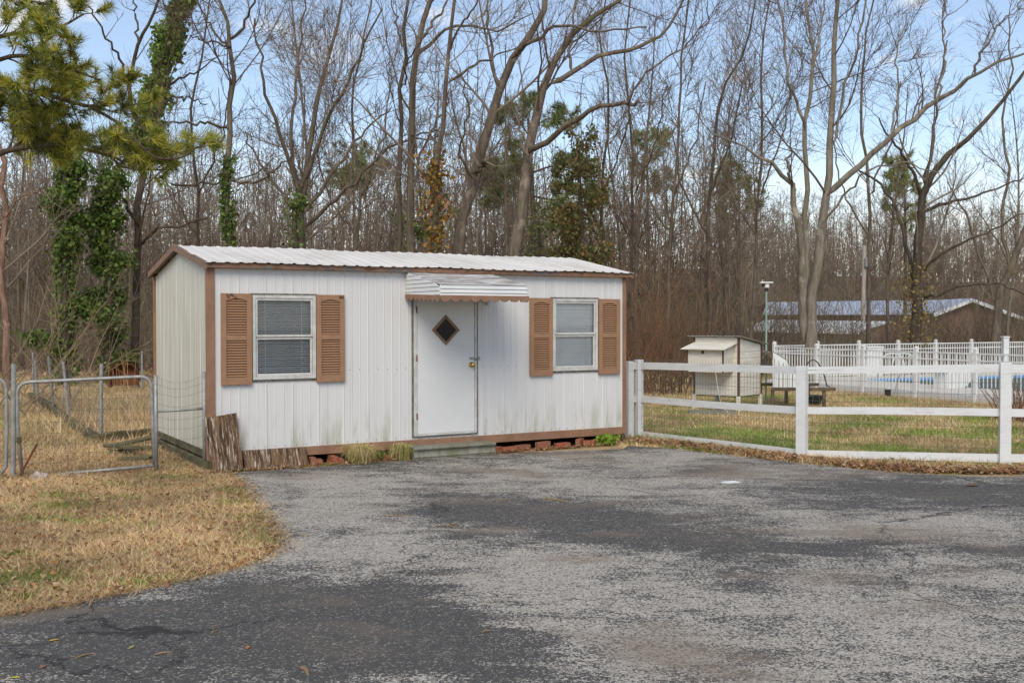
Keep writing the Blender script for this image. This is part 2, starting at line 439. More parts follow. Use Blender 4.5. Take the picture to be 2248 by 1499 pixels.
nx = len(xs); ii, jj = np.meshgrid(np.arange(len(ys) - 1), np.arange(nx - 1), indexing='ij')
q0 = (ii * nx + jj).ravel()
# the pool basin is a hole in the ground: leave those cells out (filled by the deck below)
gq = np.stack([q0, q0 + 1, q0 + nx + 1, q0 + nx], 1)
ctr = gv[gq].mean(1)
import mathutils
# pool deck outline (world metres): the pool fence stands on its rim
PF = [Vector((6.55, 26.6, 0)), Vector((9.9, 19.85, 0)), Vector((11.6, 16.4, 0))]     # front run of the pool fence
PB0, PB1 = Vector((6.9, 28.0, 0)), Vector((17.6, 33.6, 0))                          # back run
DECK = [(6.35, 27.0), (11.95, 15.6), (27.5, 17.5), (26.5, 37.6), (6.9, 28.3)]
POOL = [(9.15, 28.1), (11.35, 22.3), (21.5, 26.2), (19.5, 31.9)]
def inside(poly, x, y):
    x = np.asarray(x); y = np.asarray(y); r = np.zeros(x.shape, bool); n = len(poly)
    for i in range(n):
        x0, y0 = poly[i][:2]; x1, y1 = poly[(i + 1) % n][:2]
        c = ((y0 > y) != (y1 > y)) & (x < (x1 - x0) * (y - y0) / (y1 - y0 + 1e-12) + x0)
        r ^= c
    return r
DECKG = [(6.45, 27.0), (11.95, 15.8), (27.3, 17.7), (26.3, 37.4), (7.0, 28.2)]
me = npmesh('ground', gv, [gq], M_GROUND, smooth=True)
ground = tag(npobj('ground', me), kind='structure')
def ring(mb, outer, inner, z):
    polys = mathutils.geometry.tessellate_polygon([[Vector((*p, 0)) for p in outer], [Vector((*p, 0)) for p in inner]])
    allp = [(*p, z) for p in outer] + [(*p, z) for p in inner]
    for t in polys: mb.poly([allp[i] for i in t])
DZ = 0.10                                   # the deck is a low slab on the lawn
b = MB(); ring(b, DECK, POOL, DZ)
for i in range(len(DECK)):
    p, q = DECK[i], DECK[(i + 1) % len(DECK)]
    b.poly([(*p, -0.2), (*q, -0.2), (*q, DZ), (*p, DZ)])
tag(b.build('pool_deck', M_DECK), kind='structure')
b = MB()
for i in range(len(POOL)):
    p, q = POOL[i], POOL[(i + 1) % len(POOL)]
    b.poly([(*p, 0.0), (*q, 0.0), (*q, DZ), (*p, DZ)])
tag(b.build('pool_wall', M_BLUE), kind='structure')
tag(MB().poly([(*p, 0.035) for p in POOL]).build('pool_cover', M_WATER), kind='structure')

# ------------------------------------------------------------------ asphalt
edge_px = [(0, 1357), (110, 1338), (210, 1318), (330, 1293), (420, 1272), (500, 1253), (565, 1233), (612, 1205), (610, 1180), (592, 1155), (570, 1125), (548, 1095), (530, 1070), (508, 1050)]
ASPH = [tuple(gp(*p))[:2] for p in edge_px]
def shed_xy(u, v): return (SX + u * math.cos(SYAW) - v * math.sin(SYAW), SY + u * math.sin(SYAW) + v * math.cos(SYAW))
ASPH += [shed_xy(0.2, -0.20), shed_xy(1.5, -0.24), shed_xy(3.0, -0.26), shed_xy(4.2, -0.34), shed_xy(5.0, -0.62)]
ASPH += [tuple(gp(*p))[:2] for p in [(1380, 981), (1450, 985), (1530, 993), (1620, 1004), (1700, 1013), (1780, 1022), (1880, 1033), (1980, 1041), (2080, 1047), (2170, 1049), (2260, 1048)]]
ASPH += [(9.0, 11.3), (14, 9.0), (24, 6.0), (24, -30), (-24, -30), (-24, 3.2), (-9, 5.2), (-5.2, 5.62)]
# wobbly rim
rim = []
for i in range(len(ASPH)):
    p, q = Vector(ASPH[i]), Vector(ASPH[(i + 1) % len(ASPH)])
    m = max(1, int((q - p).length / 0.12)) if (q - p).length < 4 else 6
    nrm = Vector((-(q - p).y, (q - p).x)).normalized()
    for j in range(m):
        rim.append(tuple(p.lerp(q, j / m) + nrm * random.uniform(-0.018, 0.018)))
ASPH = rim
# worn (+) and sealed (-) areas of this drive
WEAR_SPOTS = [(700, 1110, 190, 60, .55), (820, 1205, 230, 45, .50), (650, 1068, 130, 26, .5), (1180, 1040, 260, 32, .25), (1500, 1085, 330, 32, .45), (1450, 1010, 200, 22, .30),
         (1180, 1255, 240, 50, .45), (1150, 1335, 160, 60, .30), (1900, 1160, 420, 40, .42), (1800, 1370, 520, 110, .40), (1250, 1460, 380, 60, .22), (40, 1480, 160, 40, .2), (1650, 1255, 260, 14, .2),
         (1250, 1130, 330, 36, -.45), (1480, 1180, 280, 40, -.30), (400, 1395, 540, 90, -.72), (880, 1340, 220, 60, -.5), (900, 1430, 330, 50, -.35), (1900, 1080, 420, 22, -.42), (2150, 1105, 300, 18, -.35),
         (1800, 1205, 330, 16, -.34), (1600, 1180, 160, 20, -.25), (630, 1078, 70, 14, -.7), (760, 1090, 60, 9, -.4), (680, 1170, 90, 10, -.4), (1000, 1120, 140, 22, -.45), (820, 1020, 200, 14, -.3), (520, 1062, 60, 16, -.4), (600, 1130, 30, 60, -.5)]
def m_asphalt():
    t = NT('worn_asphalt')
    v = t.co()
    warp = t.noise(1.1, 5, 0.62, 0.6, t.co((1, 1, 1)))
    warp2 = t.noise(2.4, 7, 0.72, 0.9, t.co((0.6, 1.4, 1), rot=(0, 0, 0.4)))
    tot = t.n('ShaderNodeAttribute', attribute_name='wear').outputs['Fac']
    m = t.math('ADD', t.math('MULTIPLY', t.math('SUBTRACT', warp, 0.5), 1.5), t.math('MULTIPLY', t.math('SUBTRACT', warp2, 0.5), 2.2))
    m = t.math('ADD', t.math('ADD', m, tot), 0.27)
    m = t.ramp(m, -0.06, 0.74, 0.03, 0.88)
    vs = t.co((1, 1, 0.0))
    cell = t.voro(95, vs, 'F1', 'Color')
    cr = t.sep(cell)
    cell2 = t.sep(t.voro(230, vs, 'F1', 'Color'))
    cellb = t.sep(t.voro(40, vs, 'F1', 'Color'))
    pick = t.math('ADD', t.math('ADD', t.math('MULTIPLY', cr[0], 0.6), t.math('MULTIPLY', cell2[1], 0.25)), t.math('MULTIPLY', cellb[2], 0.15))
    pick = t.ramp(pick, 0.14, 0.86)
    stone = t.ramp(t.math('SUBTRACT', m, pick), -0.12, 0.12)
    light = t.mix(cr[1], (0.29, 0.262, 0.222), (0.50, 0.455, 0.39))
    dark = t.mix(t.noise(60, 3), (0.052, 0.049, 0.046), (0.095, 0.089, 0.083))
    col = t.mix(stone, dark, light)
    brown = t.ramp(t.noise(0.75, 5, 0.65, 0.5, t.co((0.6, 1.2, 1), loc=(7, 3, 0))), 0.50, 0.66, 0, 0.6)
    col = t.mix(brown, col, (0.20, 0.155, 0.115))
    wob = t.n('ShaderNodeTexNoise'); wob.inputs['Scale'].default_value = 1.6; wob.inputs['Detail'].default_value = 8; wob.inputs['Roughness'].default_value = .7; t.l(v, wob.inputs['Vector'])
    vm = t.n('ShaderNodeVectorMath', operation='MULTIPLY_ADD'); t.l(wob.outputs['Color'], vm.inputs[0]); vm.inputs[1].default_value = (.9, .9, 0); t.l(v, vm.inputs[2])
    crack = t.voro(0.26, vm.outputs[0], 'DISTANCE_TO_EDGE')
    ck = t.math('MULTIPLY', t.ramp(crack, 0.0042, 0.0012), t.ramp(t.noise(0.5, 3), 0.46, 0.54))
    col = t.mix(t.math('MULTIPLY', ck, 0.8), col, (0.022, 0.021, 0.02))
    d = t.voro(95, vs, 'F1', 'Distance')
    t.bump(t.math('ADD', t.math('MULTIPLY', d, -0.7), t.math('MULTIPLY', stone, 0.4)), 0.55, 0.012)
    return t.fin(col, 0.88, 0.25)
M_ASPHALT = m_asphalt()
import bmesh
bm = bmesh.new()
loop = [bm.verts.new((*p, 0.014)) for p in ASPH]
bm.faces.new(loop)
def cut(co, no):
    bmesh.ops.bisect_plane(bm, geom=bm.verts[:] + bm.edges[:] + bm.faces[:], plane_co=co, plane_no=no)
for x in np.arange(-6.5, 8.6, 0.22): cut((x, 0, 0), (1, 0, 0))
for y in np.concatenate([np.arange(3.6, 9, 0.16), np.arange(9, 15.4, 0.22)]): cut((0, y, 0), (0, 1, 0))
bmesh.ops.triangulate(bm, faces=bm.faces[:])
ext = bmesh.ops.extrude_edge_only(bm, edges=[e for e in bm.edges if e.is_boundary])
for e in ext['geom']:
    if isinstance(e, bmesh.types.BMVert): e.co.z = -0.03
bmesh.ops.recalc_face_normals(bm, faces=bm.faces)
me = bpy.data.meshes.new('driveway'); bm.to_mesh(me); bm.free()
if sum(p.normal.z * p.area for p in me.polygons) < 0: me.flip_normals()
co = np.zeros(len(me.vertices) * 3); me.vertices.foreach_get('co', co); co = co.reshape(-1, 3)
wear = np.zeros(len(co))
for (px, py, rx, ry, w) in WEAR_SPOTS:
    c = gp(px, py); ax = (gp(px + rx, py) - c).length; ay = abs(gp(px, py - ry).y - gp(px, py + ry).y) / 2
    wear += w * np.exp(-((co[:, 0] - c.x) / ax) ** 2 - ((co[:, 1] - c.y) / ay) ** 2)
me.attributes.new('wear', 'FLOAT', 'POINT').data.foreach_set('value', wear)
me.materials.append(M_ASPHALT)
tag(npobj('driveway', me), kind='structure')

# ------------------------------------------------------------------ the trailer
shed = thing('portable_office', 'long white ribbed metal trailer with brown shutters and shallow white roof', 'trailer', (SX, SY, 0), SYAW)
ZK, ZS, ZE, ZR = 0.123, 0.219, 2.235, 2.50
OPEN = [(0.452, 1.182, 0.995, 1.933), (4.371, 5.079, 0.995, 1.93), (2.408, 3.258, 0.262, 2.08)]
def rib_profile(u0, u1, pitch=0.1016):
    """(u, height) points: narrow ribs on flat metal"""
    pts = []; k0 = int(math.floor(u0 / pitch)) - 1
    u = k0 * pitch
    while u < u1 + pitch:
        big = (round(u / pitch) % 3 == 0)
        h = 0.006 if big else 0.003; w = 0.012 if big else 0.008
        pts += [(u - w, 0), (u - w * 0.45, h), (u + w * 0.45, h), (u + w, 0)]
        u += pitch
    out = [(u0, 0.0)] + [p for p in pts if u0 < p[0] < u1] + [(u1, 0.0)]
    return out
def panel_front(u0, u1):
    cuts = sorted({u0, u1} | {o[i] for o in OPEN for i in (0, 1) if u0 < o[i] < u1})
    b = MB()
    for c0, c1 in zip(cuts[:-1], cuts[1:]):
        mid = (c0 + c1) / 2; spans = [(ZS, ZE)]
        for o in OPEN:
            if o[0] <= mid <= o[1]:
                spans = [(ZS, o[2]), (o[3], ZE)]
        prof = rib_profile(c0, c1)
        for z0, z1 in spans:
            for p, q in zip(prof[:-1], prof[1:]):
                b.poly([(p[0], -p[1], z0), (q[0], -q[1], z0), (q[0], -q[1], z1), (p[0], -p[1], z1)])
    return b
seams = [0.0, 1.0, 1.93, 2.84, 3.76, 4.68, SL]
for a0, a1 in zip(seams[:-1], seams[1:]):
    panel_front(a0, a1 - 0.0003).build('siding_panel', M_SIDING, shed)
def gable_z(v): return ZE + (ZR - ZE) * (1 - abs(v - SW / 2) / (SW / 2))
def panel_end(v0, v1, u, sgn):
    b = MB(); prof = rib_profile(v0, v1, 0.076)
    zc = SW / 2
    if v0 < zc < v1: prof = sorted(prof + [(zc, 0.0)])
    for p, q in zip(prof[:-1], prof[1:]):
        b.poly([(u + sgn * p[1], p[0], ZS), (u + sgn * q[1], q[0], ZS), (u + sgn * q[1], q[0], gable_z(q[0]) - 0.01), (u + sgn * p[1], p[0], gable_z(p[0]) - 0.01)])
    return b
es = [0.0, 0.62, 1.38, 2.12, SW]
for a0, a1 in zip(es[:-1], es[1:]):
    panel_end(a0 + 0.0004, a1 - 0.0004, 0.0, -1).build('siding_panel', M_SIDING_END, shed)
    panel_end(a0 + 0.0015, a1 - 0.0015, SL, 1).build('siding_panel', M_SIDING_END, shed)
MB().box(0.0, SL, SW - 0.02, SW, ZS, ZE).build('back_wall', M_SIDING, shed)
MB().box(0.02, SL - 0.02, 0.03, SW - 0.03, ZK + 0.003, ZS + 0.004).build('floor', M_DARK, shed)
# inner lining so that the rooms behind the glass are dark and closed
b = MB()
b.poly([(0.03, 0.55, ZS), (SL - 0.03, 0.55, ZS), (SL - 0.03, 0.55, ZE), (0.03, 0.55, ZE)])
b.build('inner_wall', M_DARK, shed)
# corner posts
for u0, u1 in ((-0.045, 0.038), (SL - 0.035, SL + 0.02)):
    MB().box(u0, u1, -0.022, 0.06, ZK + 0.01, ZE - 0.005).build('corner_trim', M_TRIM, shed, 0.003)
MB().box(-0.03, 0.03, SW - 0.05, SW + 0.02, ZK, ZE - 0.01).build('corner_trim', M_TRIM, shed, 0.003)
# skirt boards (three lengths) under the siding
for u0, u1 in ((0.04, 2.92), (2.923, 4.5), (4.503, SL - 0.037)):
    MB().box(u0, u1, -0.018 + (0.004 if u0 > 3 else 0), 0.03, ZK, ZS + 0.004).build('skirt_board', M_TRIM, shed, 0.003)
# mossy rim beams and skids seen at the left end
MB().box(-0.012, 0.05, 0.07, SW, 0.135, 0.218).build('rim_beam', M_MOSSWOOD, shed, 0.004)
MB().box(-0.035, 0.09, 0.12, SW - 0.1, 0.012, 0.112).build('skid_beam', M_MOSSWOOD, shed, 0.006)
MB().box(SL - 0.09, SL + 0.01, 0.05, SW, 0.012, 0.122).build('skid_beam', M_MOSSWOOD, shed, 0.006)
MB().box(0.3, SL - 0.3, 1.2, 1.34, 0.012, 0.122).build('skid_beam', M_MOSSWOOD, shed, 0.006)
# roof sheets: trapezoid ribs from eave to ridge
def roof_sheet(u0, u1, front):
    b = MB(); pts = []; pitch = 0.15; u = u0; 
    while u < u1 - 1e-6:
        e = min(u + pitch, u1)
        pts += [(u, 0), (u + 0.045, 0.0), (u + 0.062, 0.008), (u + 0.092, 0.008), (u + 0.109, 0)]
        u += pitch
    pts = [p for p in pts if p[0] <= u1] + [(u1, 0)]
    vE = -0.115 if front else SW + 0.115
    zE = ZE + 0.0445; zR = ZR + 0.052
    steps = 5
    for i in range(steps):
        for p, q in zip(pts[:-1], pts[1:]):
            def P(pt, f): return (pt[0], vE + (SW / 2 - vE) * f, zE + (zR - zE) * f + pt[1] + 0.004 * math.sin(pt[0] * 3 + f * 4))
            b.poly([P(p, i / steps), P(q, i / steps), P(q, (i + 1) / steps), P(p, (i + 1) / steps)])
    return b
rs = [-0.075, 0.825, 1.725, 2.625, 3.525, 4.425, 5.61]
for i, (a0, a1) in enumerate(zip(rs[:-1], rs[1:])):
    for fr in (True, False):
        o = roof_sheet(a0, a1, fr).build('roof_sheet', M_ROOF, shed)
        o.location.z = 0.003 * (i % 2)
        sm = o.modifiers.new('thick', 'SOLIDIFY'); sm.thickness = 0.003
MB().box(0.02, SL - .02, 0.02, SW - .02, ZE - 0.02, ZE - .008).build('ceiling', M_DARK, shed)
# eave fascia in several lengths, rake boards on the gables
for u0, u1, dv in ((-0.06, 1.02, 0.0), (1.022, 2.55, 0.003), (2.552, 3.10, -0.002), (3.102, 4.55, 0.002), (4.552, 5.60, -0.001)):
    MB().box(u0, u1, -0.085 + dv, -0.045, ZE - 0.012, ZE + 0.043).build('fascia_board', M_FASCIA, shed, 0.003)
MB().box(-0.06, 5.6, SW + 0.04, SW + 0.085, ZE - 0.012, ZE + 0.043).build('fascia_board', M_FASCIA, shed, 0.003)
MB().box(-0.055, 5.595, -0.043, 0.0, ZE - 0.010, ZE - 0.002).build('soffit', M_TRIM, shed)
for uu, nm in ((-0.068, 'rake_board'), (5.598, 'rake_board')):
    for s in (0, 1):
        v0, v1 = (-0.088, SW / 2 - 0.001) if s == 0 else (SW + 0.088, SW / 2 + 0.001)
        zA, zB = ZE + 0.018, ZR + 0.03
        b = MB(); h = 0.045
        b.hexa([(uu - .012, v0, zA - h), (uu + .02, v0, zA - h), (uu + .02, v1, zB - h), (uu - .012, v1, zB - h), (uu - .012, v0, zA + h * .72), (uu + .02, v0, zA + h * .72), (uu + .02, v1, zB + h * .72), (uu - .012, v1, zB + h * .72)])
        b.build(nm, M_FASCIA, shed, 0.003)
# --- windows
def window(u0, u1, z0, z1, closed):
    w = bpy.data.objects.new('window', None); link(w, shed)
    fr = MB(); fw = 0.034
    for (a, c, d, e) in ((u0, u0 + fw, z0, z1), (u1 - fw, u1, z0, z1), (u0 + fw, u1 - fw, z1 - fw, z1), (u0 + fw, u1 - fw, z0, z0 + fw)):
        fr.box(a, c, -0.030, 0.03, d, e)
    fr.build('window_frame', M_ALU, w, 0.003)
    fl = MB(); g = 0.022
    for (a, c, d, e) in ((u0 - g, u0 - .001, z0 - g, z1 + g), (u1 + .001, u1 + g, z0 - g, z1 + g), (u0, u1, z1 + .001, z1 + g), (u0, u1, z0 - g, z0 - .001)):
        fl.box(a, c, -0.014, 0.0, d, e)
    fl.build('nail_flange', M_ALU_DK, w)
    zm = (z0 + z1) / 2 + 0.005
    a0, a1 = u0 + fw + .002, u1 - fw - .002
    up = MB()
    for (a, c, d, e) in ((a0, a0 + .022, zm, z1 - fw - .002), (a1 - .022, a1, zm, z1 - fw - .002), (a0 + .022, a1 - .022, z1 - fw - .024, z1 - fw - .002), (a0 + .022, a1 - .022, zm, zm + .026)):
        up.box(a, c, -0.022, 0.004, d, e)
    up.build('upper_sash', M_ALU, w, 0.002)
    lo = MB()
    for (a, c, d, e) in ((a0, a0 + .026, z0 + fw + .002, zm - .002), (a1 - .026, a1, z0 + fw + .002, zm - .002), (a0 + .026, a1 - .026, zm - .03, zm - .002), (a0 + .026, a1 - .026, z0 + fw + .002, z0 + fw + .03)):
        lo.box(a, c, -0.008, 0.018, d, e)
    lo.build('lower_sash', M_ALU, w, 0.002)
    MB().box(a0 + .02, a1 - .02, -0.010, -0.007, zm + .024, z1 - fw - .02).build('pane', M_GLASS, w)
    MB().box(a0 + .024, a1 - .024, 0.004, 0.007, z0 + fw + .026, zm - .026).build('pane', M_GLASS, w)
    bl = MB(); pitch = 0.0225; z = z0 + fw + .03; tilt = 1.12 if closed else 0.50
    rr = random.Random(3 if closed else 5)
    while z < z1 - fw - .02:
        dy, dz = 0.0125 * math.cos(tilt), 0.0125 * math.sin(tilt)
        s1, s2 = rr.uniform(-.0012, .0012), rr.uniform(-.0012, .0012)
        yc = 0.034
        bl.poly([(a0 + .008, yc - dy, z - dz + s1), (a1 - .008, yc - dy, z - dz + s2), (a1 - .008, yc, z + .0022 + s2), (a0 + .008, yc, z + .0022 + s1)])
        bl.poly([(a0 + .008, yc, z + .0022 + s1), (a1 - .008, yc, z + .0022 + s2), (a1 - .008, yc + dy, z + dz + s2), (a0 + .008, yc + dy, z + dz + s1)])
        z += pitch
    for f in (0.18, 0.82):
        x = a0 + (a1 - a0) * f; bl.box(x - .002, x + .002, 0.019, 0.021, z0 + fw + .02, z1 - fw - .02)
    bl.build('blind', M_BLIND, w)
    sc = MB()
    for i in range(8):
        x = u0 + (i + .5) * (u1 - u0) / 8
        for zz in (z1 + .012, z0 - .012): sc.lathe((x, -0.0145, zz), [(0.0045, 0.0), (0.0045, -0.004), (0.002, -0.006)], 6, 'Y')
    tag(sc.build('screw_row', M_RUST, w), kind='stuff')
    return w
window(*OPEN[0], False); window(*OPEN[1], True)
# --- shutters with real louvres
lv = MB(); lw = 0.337 - 2 * 0.056
lv.hexa([(0, -0.022, -0.012), (lw, -0.022, -0.012), (lw, -0.006, 0.006), (0, -0.006, 0.006), (0, -0.026, -0.007), (lw, -0.026, -0.007), (lw, -0.010, 0.012), (0, -0.010, 0.012)])
LOUVRE = lv.mesh('louver', M_SHUTTER)
def shutter(u0, z0, z1, du, scar):
    s = bpy.data.objects.new('shutter', None); link(s, shed); s.location = (u0, -0.012, z0)
    h = z1 - z0; w = 0.337; st = 0.056
    b = MB()
    b.box(0, st, -0.032, 0, 0, h); b.box(w - st, w, -0.032, 0, 0, h)
    zm = h * 0.515
    b.box(st, w - st, -0.030, 0, 0, 0.082); b.box(st, w - st, -0.030, 0, zm - 0.028, zm + 0.028)
    # arched top rail
    arch = [(st + (w - 2 * st) * i / 8, h - 0.078 + 0.022 * math.sin(math.pi * i / 8)) for i in range(9)] + [(w - st, h), (st, h)]
    b.prism(arch, lambda p: (p[0], 0, p[1]), lambda p: (p[0], -0.030, p[1]))
    b.build('shutter_frame', M_SHUTTER, s, 0.002)
    MB().box(st, w - st, -0.004, -0.001, 0.08, h - 0.05).build('backing', M_SHUTTER, s)
    for lo, hi in ((0.082, zm - 0.028), (zm + 0.028, h - 0.062)):
        n = 14; p = (hi - lo) / n
        for i in range(n):
            o = link(bpy.data.objects.new('louver', LOUVRE), s); o.location = (st, 0, lo + p * (i + .55))
    if scar:
        sm = MB(); r2 = random.Random(int(u0 * 100)); x = scar[0]
        for i in range(9):
            w2 = r2.uniform(.008, .022); zz = h - r2.uniform(.004, .04)
            sm.box(x, x + w2, -0.0335 - .0002 * i, -0.0325, zz - r2.uniform(.006, .02), zz); x += w2 * r2.uniform(.5, 1.1)
            if x > scar[1]: x = scar[0]
        sm.build('peeled_patch', M_SCAR, s)
    s.rotation_euler = (0, du, 0)
shutter(0.100, 0.950, 1.950, 0.004, (0.06, 0.15)); shutter(1.188, 0.950, 1.945, -0.003, (0.27, 0.33))
shutter(4.028, 0.942, 1.938, 0.0, None); shutter(5.090, 0.940, 1.935, 0.002, None)
# --- door
dr = bpy.data.objects.new('door', None); link(dr, shed)
MB().box(2.452, 3.236, -0.012, 0.03, 0.285, 2.05).build('door_slab', M_DOOR, dr, 0.003)
b = MB()
for (a, c, d, e) in ((2.408, 2.450, 0.262, 2.08), (3.238, 3.262, 0.262, 2.08), (2.450, 3.238, 0.262, 0.283), (2.450, 3.238, 2.052, 2.08)): b.box(a, c, -0.026, 0.03, d, e)
b.build('door_frame', M_ALU, dr, 0.003)
b = MB()
for (a, c, d, e) in ((2.386, 2.4065, 0.245, 2.09), (3.2635, 3.282, 0.245, 2.09), (2.407, 3.263, 0.243, 0.2605)): b.box(a, c, -0.015, 0.0, d, e)
b.build('nail_flange', M_ALU_DK, dr)
b = MB()
for i in range(26):
    for x in (2.397, 3.272): b.lathe((x, -0.0155, 0.27 + i * 0.066), [(0.0045, 0), (0.0045, -0.004), (0.002, -0.006)], 6, 'Y')
tag(b.build('screw_row', M_RUST, dr), kind='stuff')
for zc in (0.5, 1.2, 1.78): MB().box(2.436, 2.451, -0.030, -0.0265, zc - 0.04, zc + 0.04).build('hinge', M_RUST, dr)
uc, zc, rx, rz = 2.837, 1.535, 0.186, 0.184
dia = lambda s: [(uc, zc - rz * s), (uc + rx * s, zc), (uc, zc + rz * s), (uc - rx * s, zc)]
b = MB(); o_, i_ = dia(1.0), dia(0.76)
for k in range(4):
    k2 = (k + 1) % 4
    b.hexa([(o_[k][0], -.013, o_[k][1]), (o_[k2][0], -.013, o_[k2][1]), (i_[k2][0], -.013, i_[k2][1]), (i_[k][0], -.013, i_[k][1]),
            (o_[k][0], -.030, o_[k][1]), (o_[k2][0], -.030, o_[k2][1]), (i_[k2][0], -.026, i_[k2][1]), (i_[k][0], -.026, i_[k][1])])
b.build('diamond_trim', M_TRIM, dr, 0.002)
t = NT('black_glass'); M_BLKGLASS = t.fin((0.006, 0.006, 0.006), 0.25, 0.25)
b = MB(); b.prism(dia(0.78), lambda p: (p[0], -0.0125, p[1]), lambda p: (p[0], -0.017, p[1])); b.build('diamond_pane', M_BLKGLASS, dr)
MB().lathe((3.190, -0.012, 1.105), [(0.034, 0), (0.034, -.006), (0.014, -.012), (0.013, -.03), (0.026, -.042), (0.030, -.056), (0.024, -.068), (0.008, -.072)], 18, 'Y').build('door_knob', M_BRASS, dr, smooth=True)
b = MB(); b.box(3.165, 3.225, -0.016, -0.0125, 1.165, 1.20); b.box(3.228, 3.262, -0.034, -0.0265, 1.170, 1.195); b.box(3.285, 3.315, -0.014, -0.0095, 1.160, 1.205)
b.build('hasp', M_STEEL, dr)
MB().box(3.236, 3.256, -0.052, -0.036, 1.158, 1.182).build('padlock', M_ALU_DK, dr)
# row of screws across the siding
b = MB()
for i in range(34):
    u = 1.6 + i * 0.118
    if (2.36 < u < 3.3) or (4.0 < u < 5.45): continue
    b.lathe((u, -0.0005, 1.08 + 0.004 * math.sin(i)), [(0.005, 0), (0.005, -.003), (0.002, -.005)], 6, 'Y')
for i in range(44): b.lathe((0.1 + i * 0.122, -0.0005, 0.247), [(0.005, 0), (0.005, -.003), (0.002, -.005)], 6, 'Y')
for i in range(22): b.lathe((0.05 + i * .25, -0.0005, 2.16), [(0.004, 0), (0.004, -.003), (0.002, -.005)], 6, 'Y')
tag(b.build('screw_row', M_RUST, shed), kind='stuff')
# --- awning of overlapping pans
aw = bpy.data.objects.new('awning', None); link(aw, shed)
A0, A1, AD = 2.315, 3.455, 0.92
zt_w, zt_f, zb_w, zb_f = 2.222, 2.055, 1.965, 1.915
nT = 9
for i in range(nT):
    f0, f1 = i / nT, (i + 1) / nT
    v0, v1 = -0.03 - (AD - 0.03) * f0, -0.03 - (AD - 0.03) * f1
    z0 = zt_w + (zt_f - zt_w) * f0; z1 = zt_w + (zt_f - zt_w) * f1
    MB().hexa([(A0, v0, z0 - .006), (A1, v0, z0 - .006), (A1, v1 - .012, z1 - .002), (A0, v1 - .012, z1 - .002),
               (A0, v0, z0 + .0), (A1, v0, z0 + .0), (A1, v1 - .012, z1 + .010), (A0, v1 - .012, z1 + .010)]).build('top_slat', M_AWN_TOP, aw, 0.002)
nF = 3; hF = (zt_f - zb_f - .005) / nF
for i in range(nF):
    z1 = zt_f - 0.002 - hF * i; z0 = z1 - hF
    MB().hexa([(A0, -AD - .014, z0), (A1 - .01, -AD - .014, z0), (A1 - .01, -AD + .012, z0), (A0, -AD + .012, z0),
               (A0, -AD - .002, z1), (A1 - .01, -AD - .002, z1), (A1 - .01, -AD + .012, z1), (A0, -AD + .012, z1)]).build('front_slat', M_AWN, aw, 0.003)
for x0, sg in ((A0, -1), (A1, 1)):
    nS = 6
    for i in range(nS):
        z0 = 1.94 + (zt_w - 1.94) * i / nS; z1 = 1.94 + (zt_w - 1.94) * (i + 1) / nS
        def vend(z):
            if z <= zt_f: return -AD
            return -0.03 - (AD - 0.03) * (zt_w - z) / (zt_w - zt_f)
        va, vb = vend(z0) + .013, min(vend(z1) + .013, -0.02)
        xo, xi = x0 + sg * .011, x0 - sg * .004
        MB().hexa([(xi, -.004, z0), (xo, -.004, z0), (xo, va, z0), (xi, va, z0), (xi, -.004, z1), (x0 + sg * .002, -.004, z1), (x0 + sg * .002, vb, z1), (xi, vb, z1)]).build('side_slat', M_AWN, aw, 0.002)
    b = MB()
    for i in range(3): b.box(x0 - .015 + (0 if sg < 0 else .0), x0 + .03, -.05 - i * .05, -.045 - i * .05, 1.95, 2.19 - i * .012)
    b.build('side_bracket', M_ALU, aw)
def valance(length, place, n):
    top, base = 0.045, 0.012; pts = []
    k = n * 8
    for i in range(k + 1):
        s = length * i / k; pts.append((s, base - 0.034 * abs(math.sin(math.pi * n * i / k)) ** 0.8 - .006))
    poly = pts + [(length, top), (0, top)]
    return MB().prism(poly, lambda p: place(p, 0.0), lambda p: place(p, 0.004))
zv = 1.890
valance(A1 - A0 + .012, lambda p, o: (A0 - .006 + p[0], -AD - .018 - o, zv + p[1]), 9).build('valance', M_TRIM, aw)
valance(AD, lambda p, o: (A0 - .013 - o, -p[0] - .012, zv + .03 - p[0] / AD * .03 + p[1]), 8).build('valance', M_TRIM, aw)
valance(AD, lambda p, o: (A1 + .013 + o, -p[0] - .012, zv + .03 - p[0] / AD * .03 + p[1]), 8).build('valance', M_TRIM, aw)
b = MB(); b.tube([(A0 + .03, -0.02, 1.93), (A0 + .03, -AD + .03, 1.95)], .009, 6); b.tube([(A1 - .03, -0.02, 1.93), (A1 - .03, -AD + .03, 1.95)], .009, 6); b.tube([(A0 + .02, -AD + .03, 1.945), (A1 - .02, -AD + .03, 1.945)], .009, 6)
b.box(A1 - .05, A1 - .02, -.03, -.002, 1.84, 1.98)
b.build('awning_frame', M_ALU, aw)

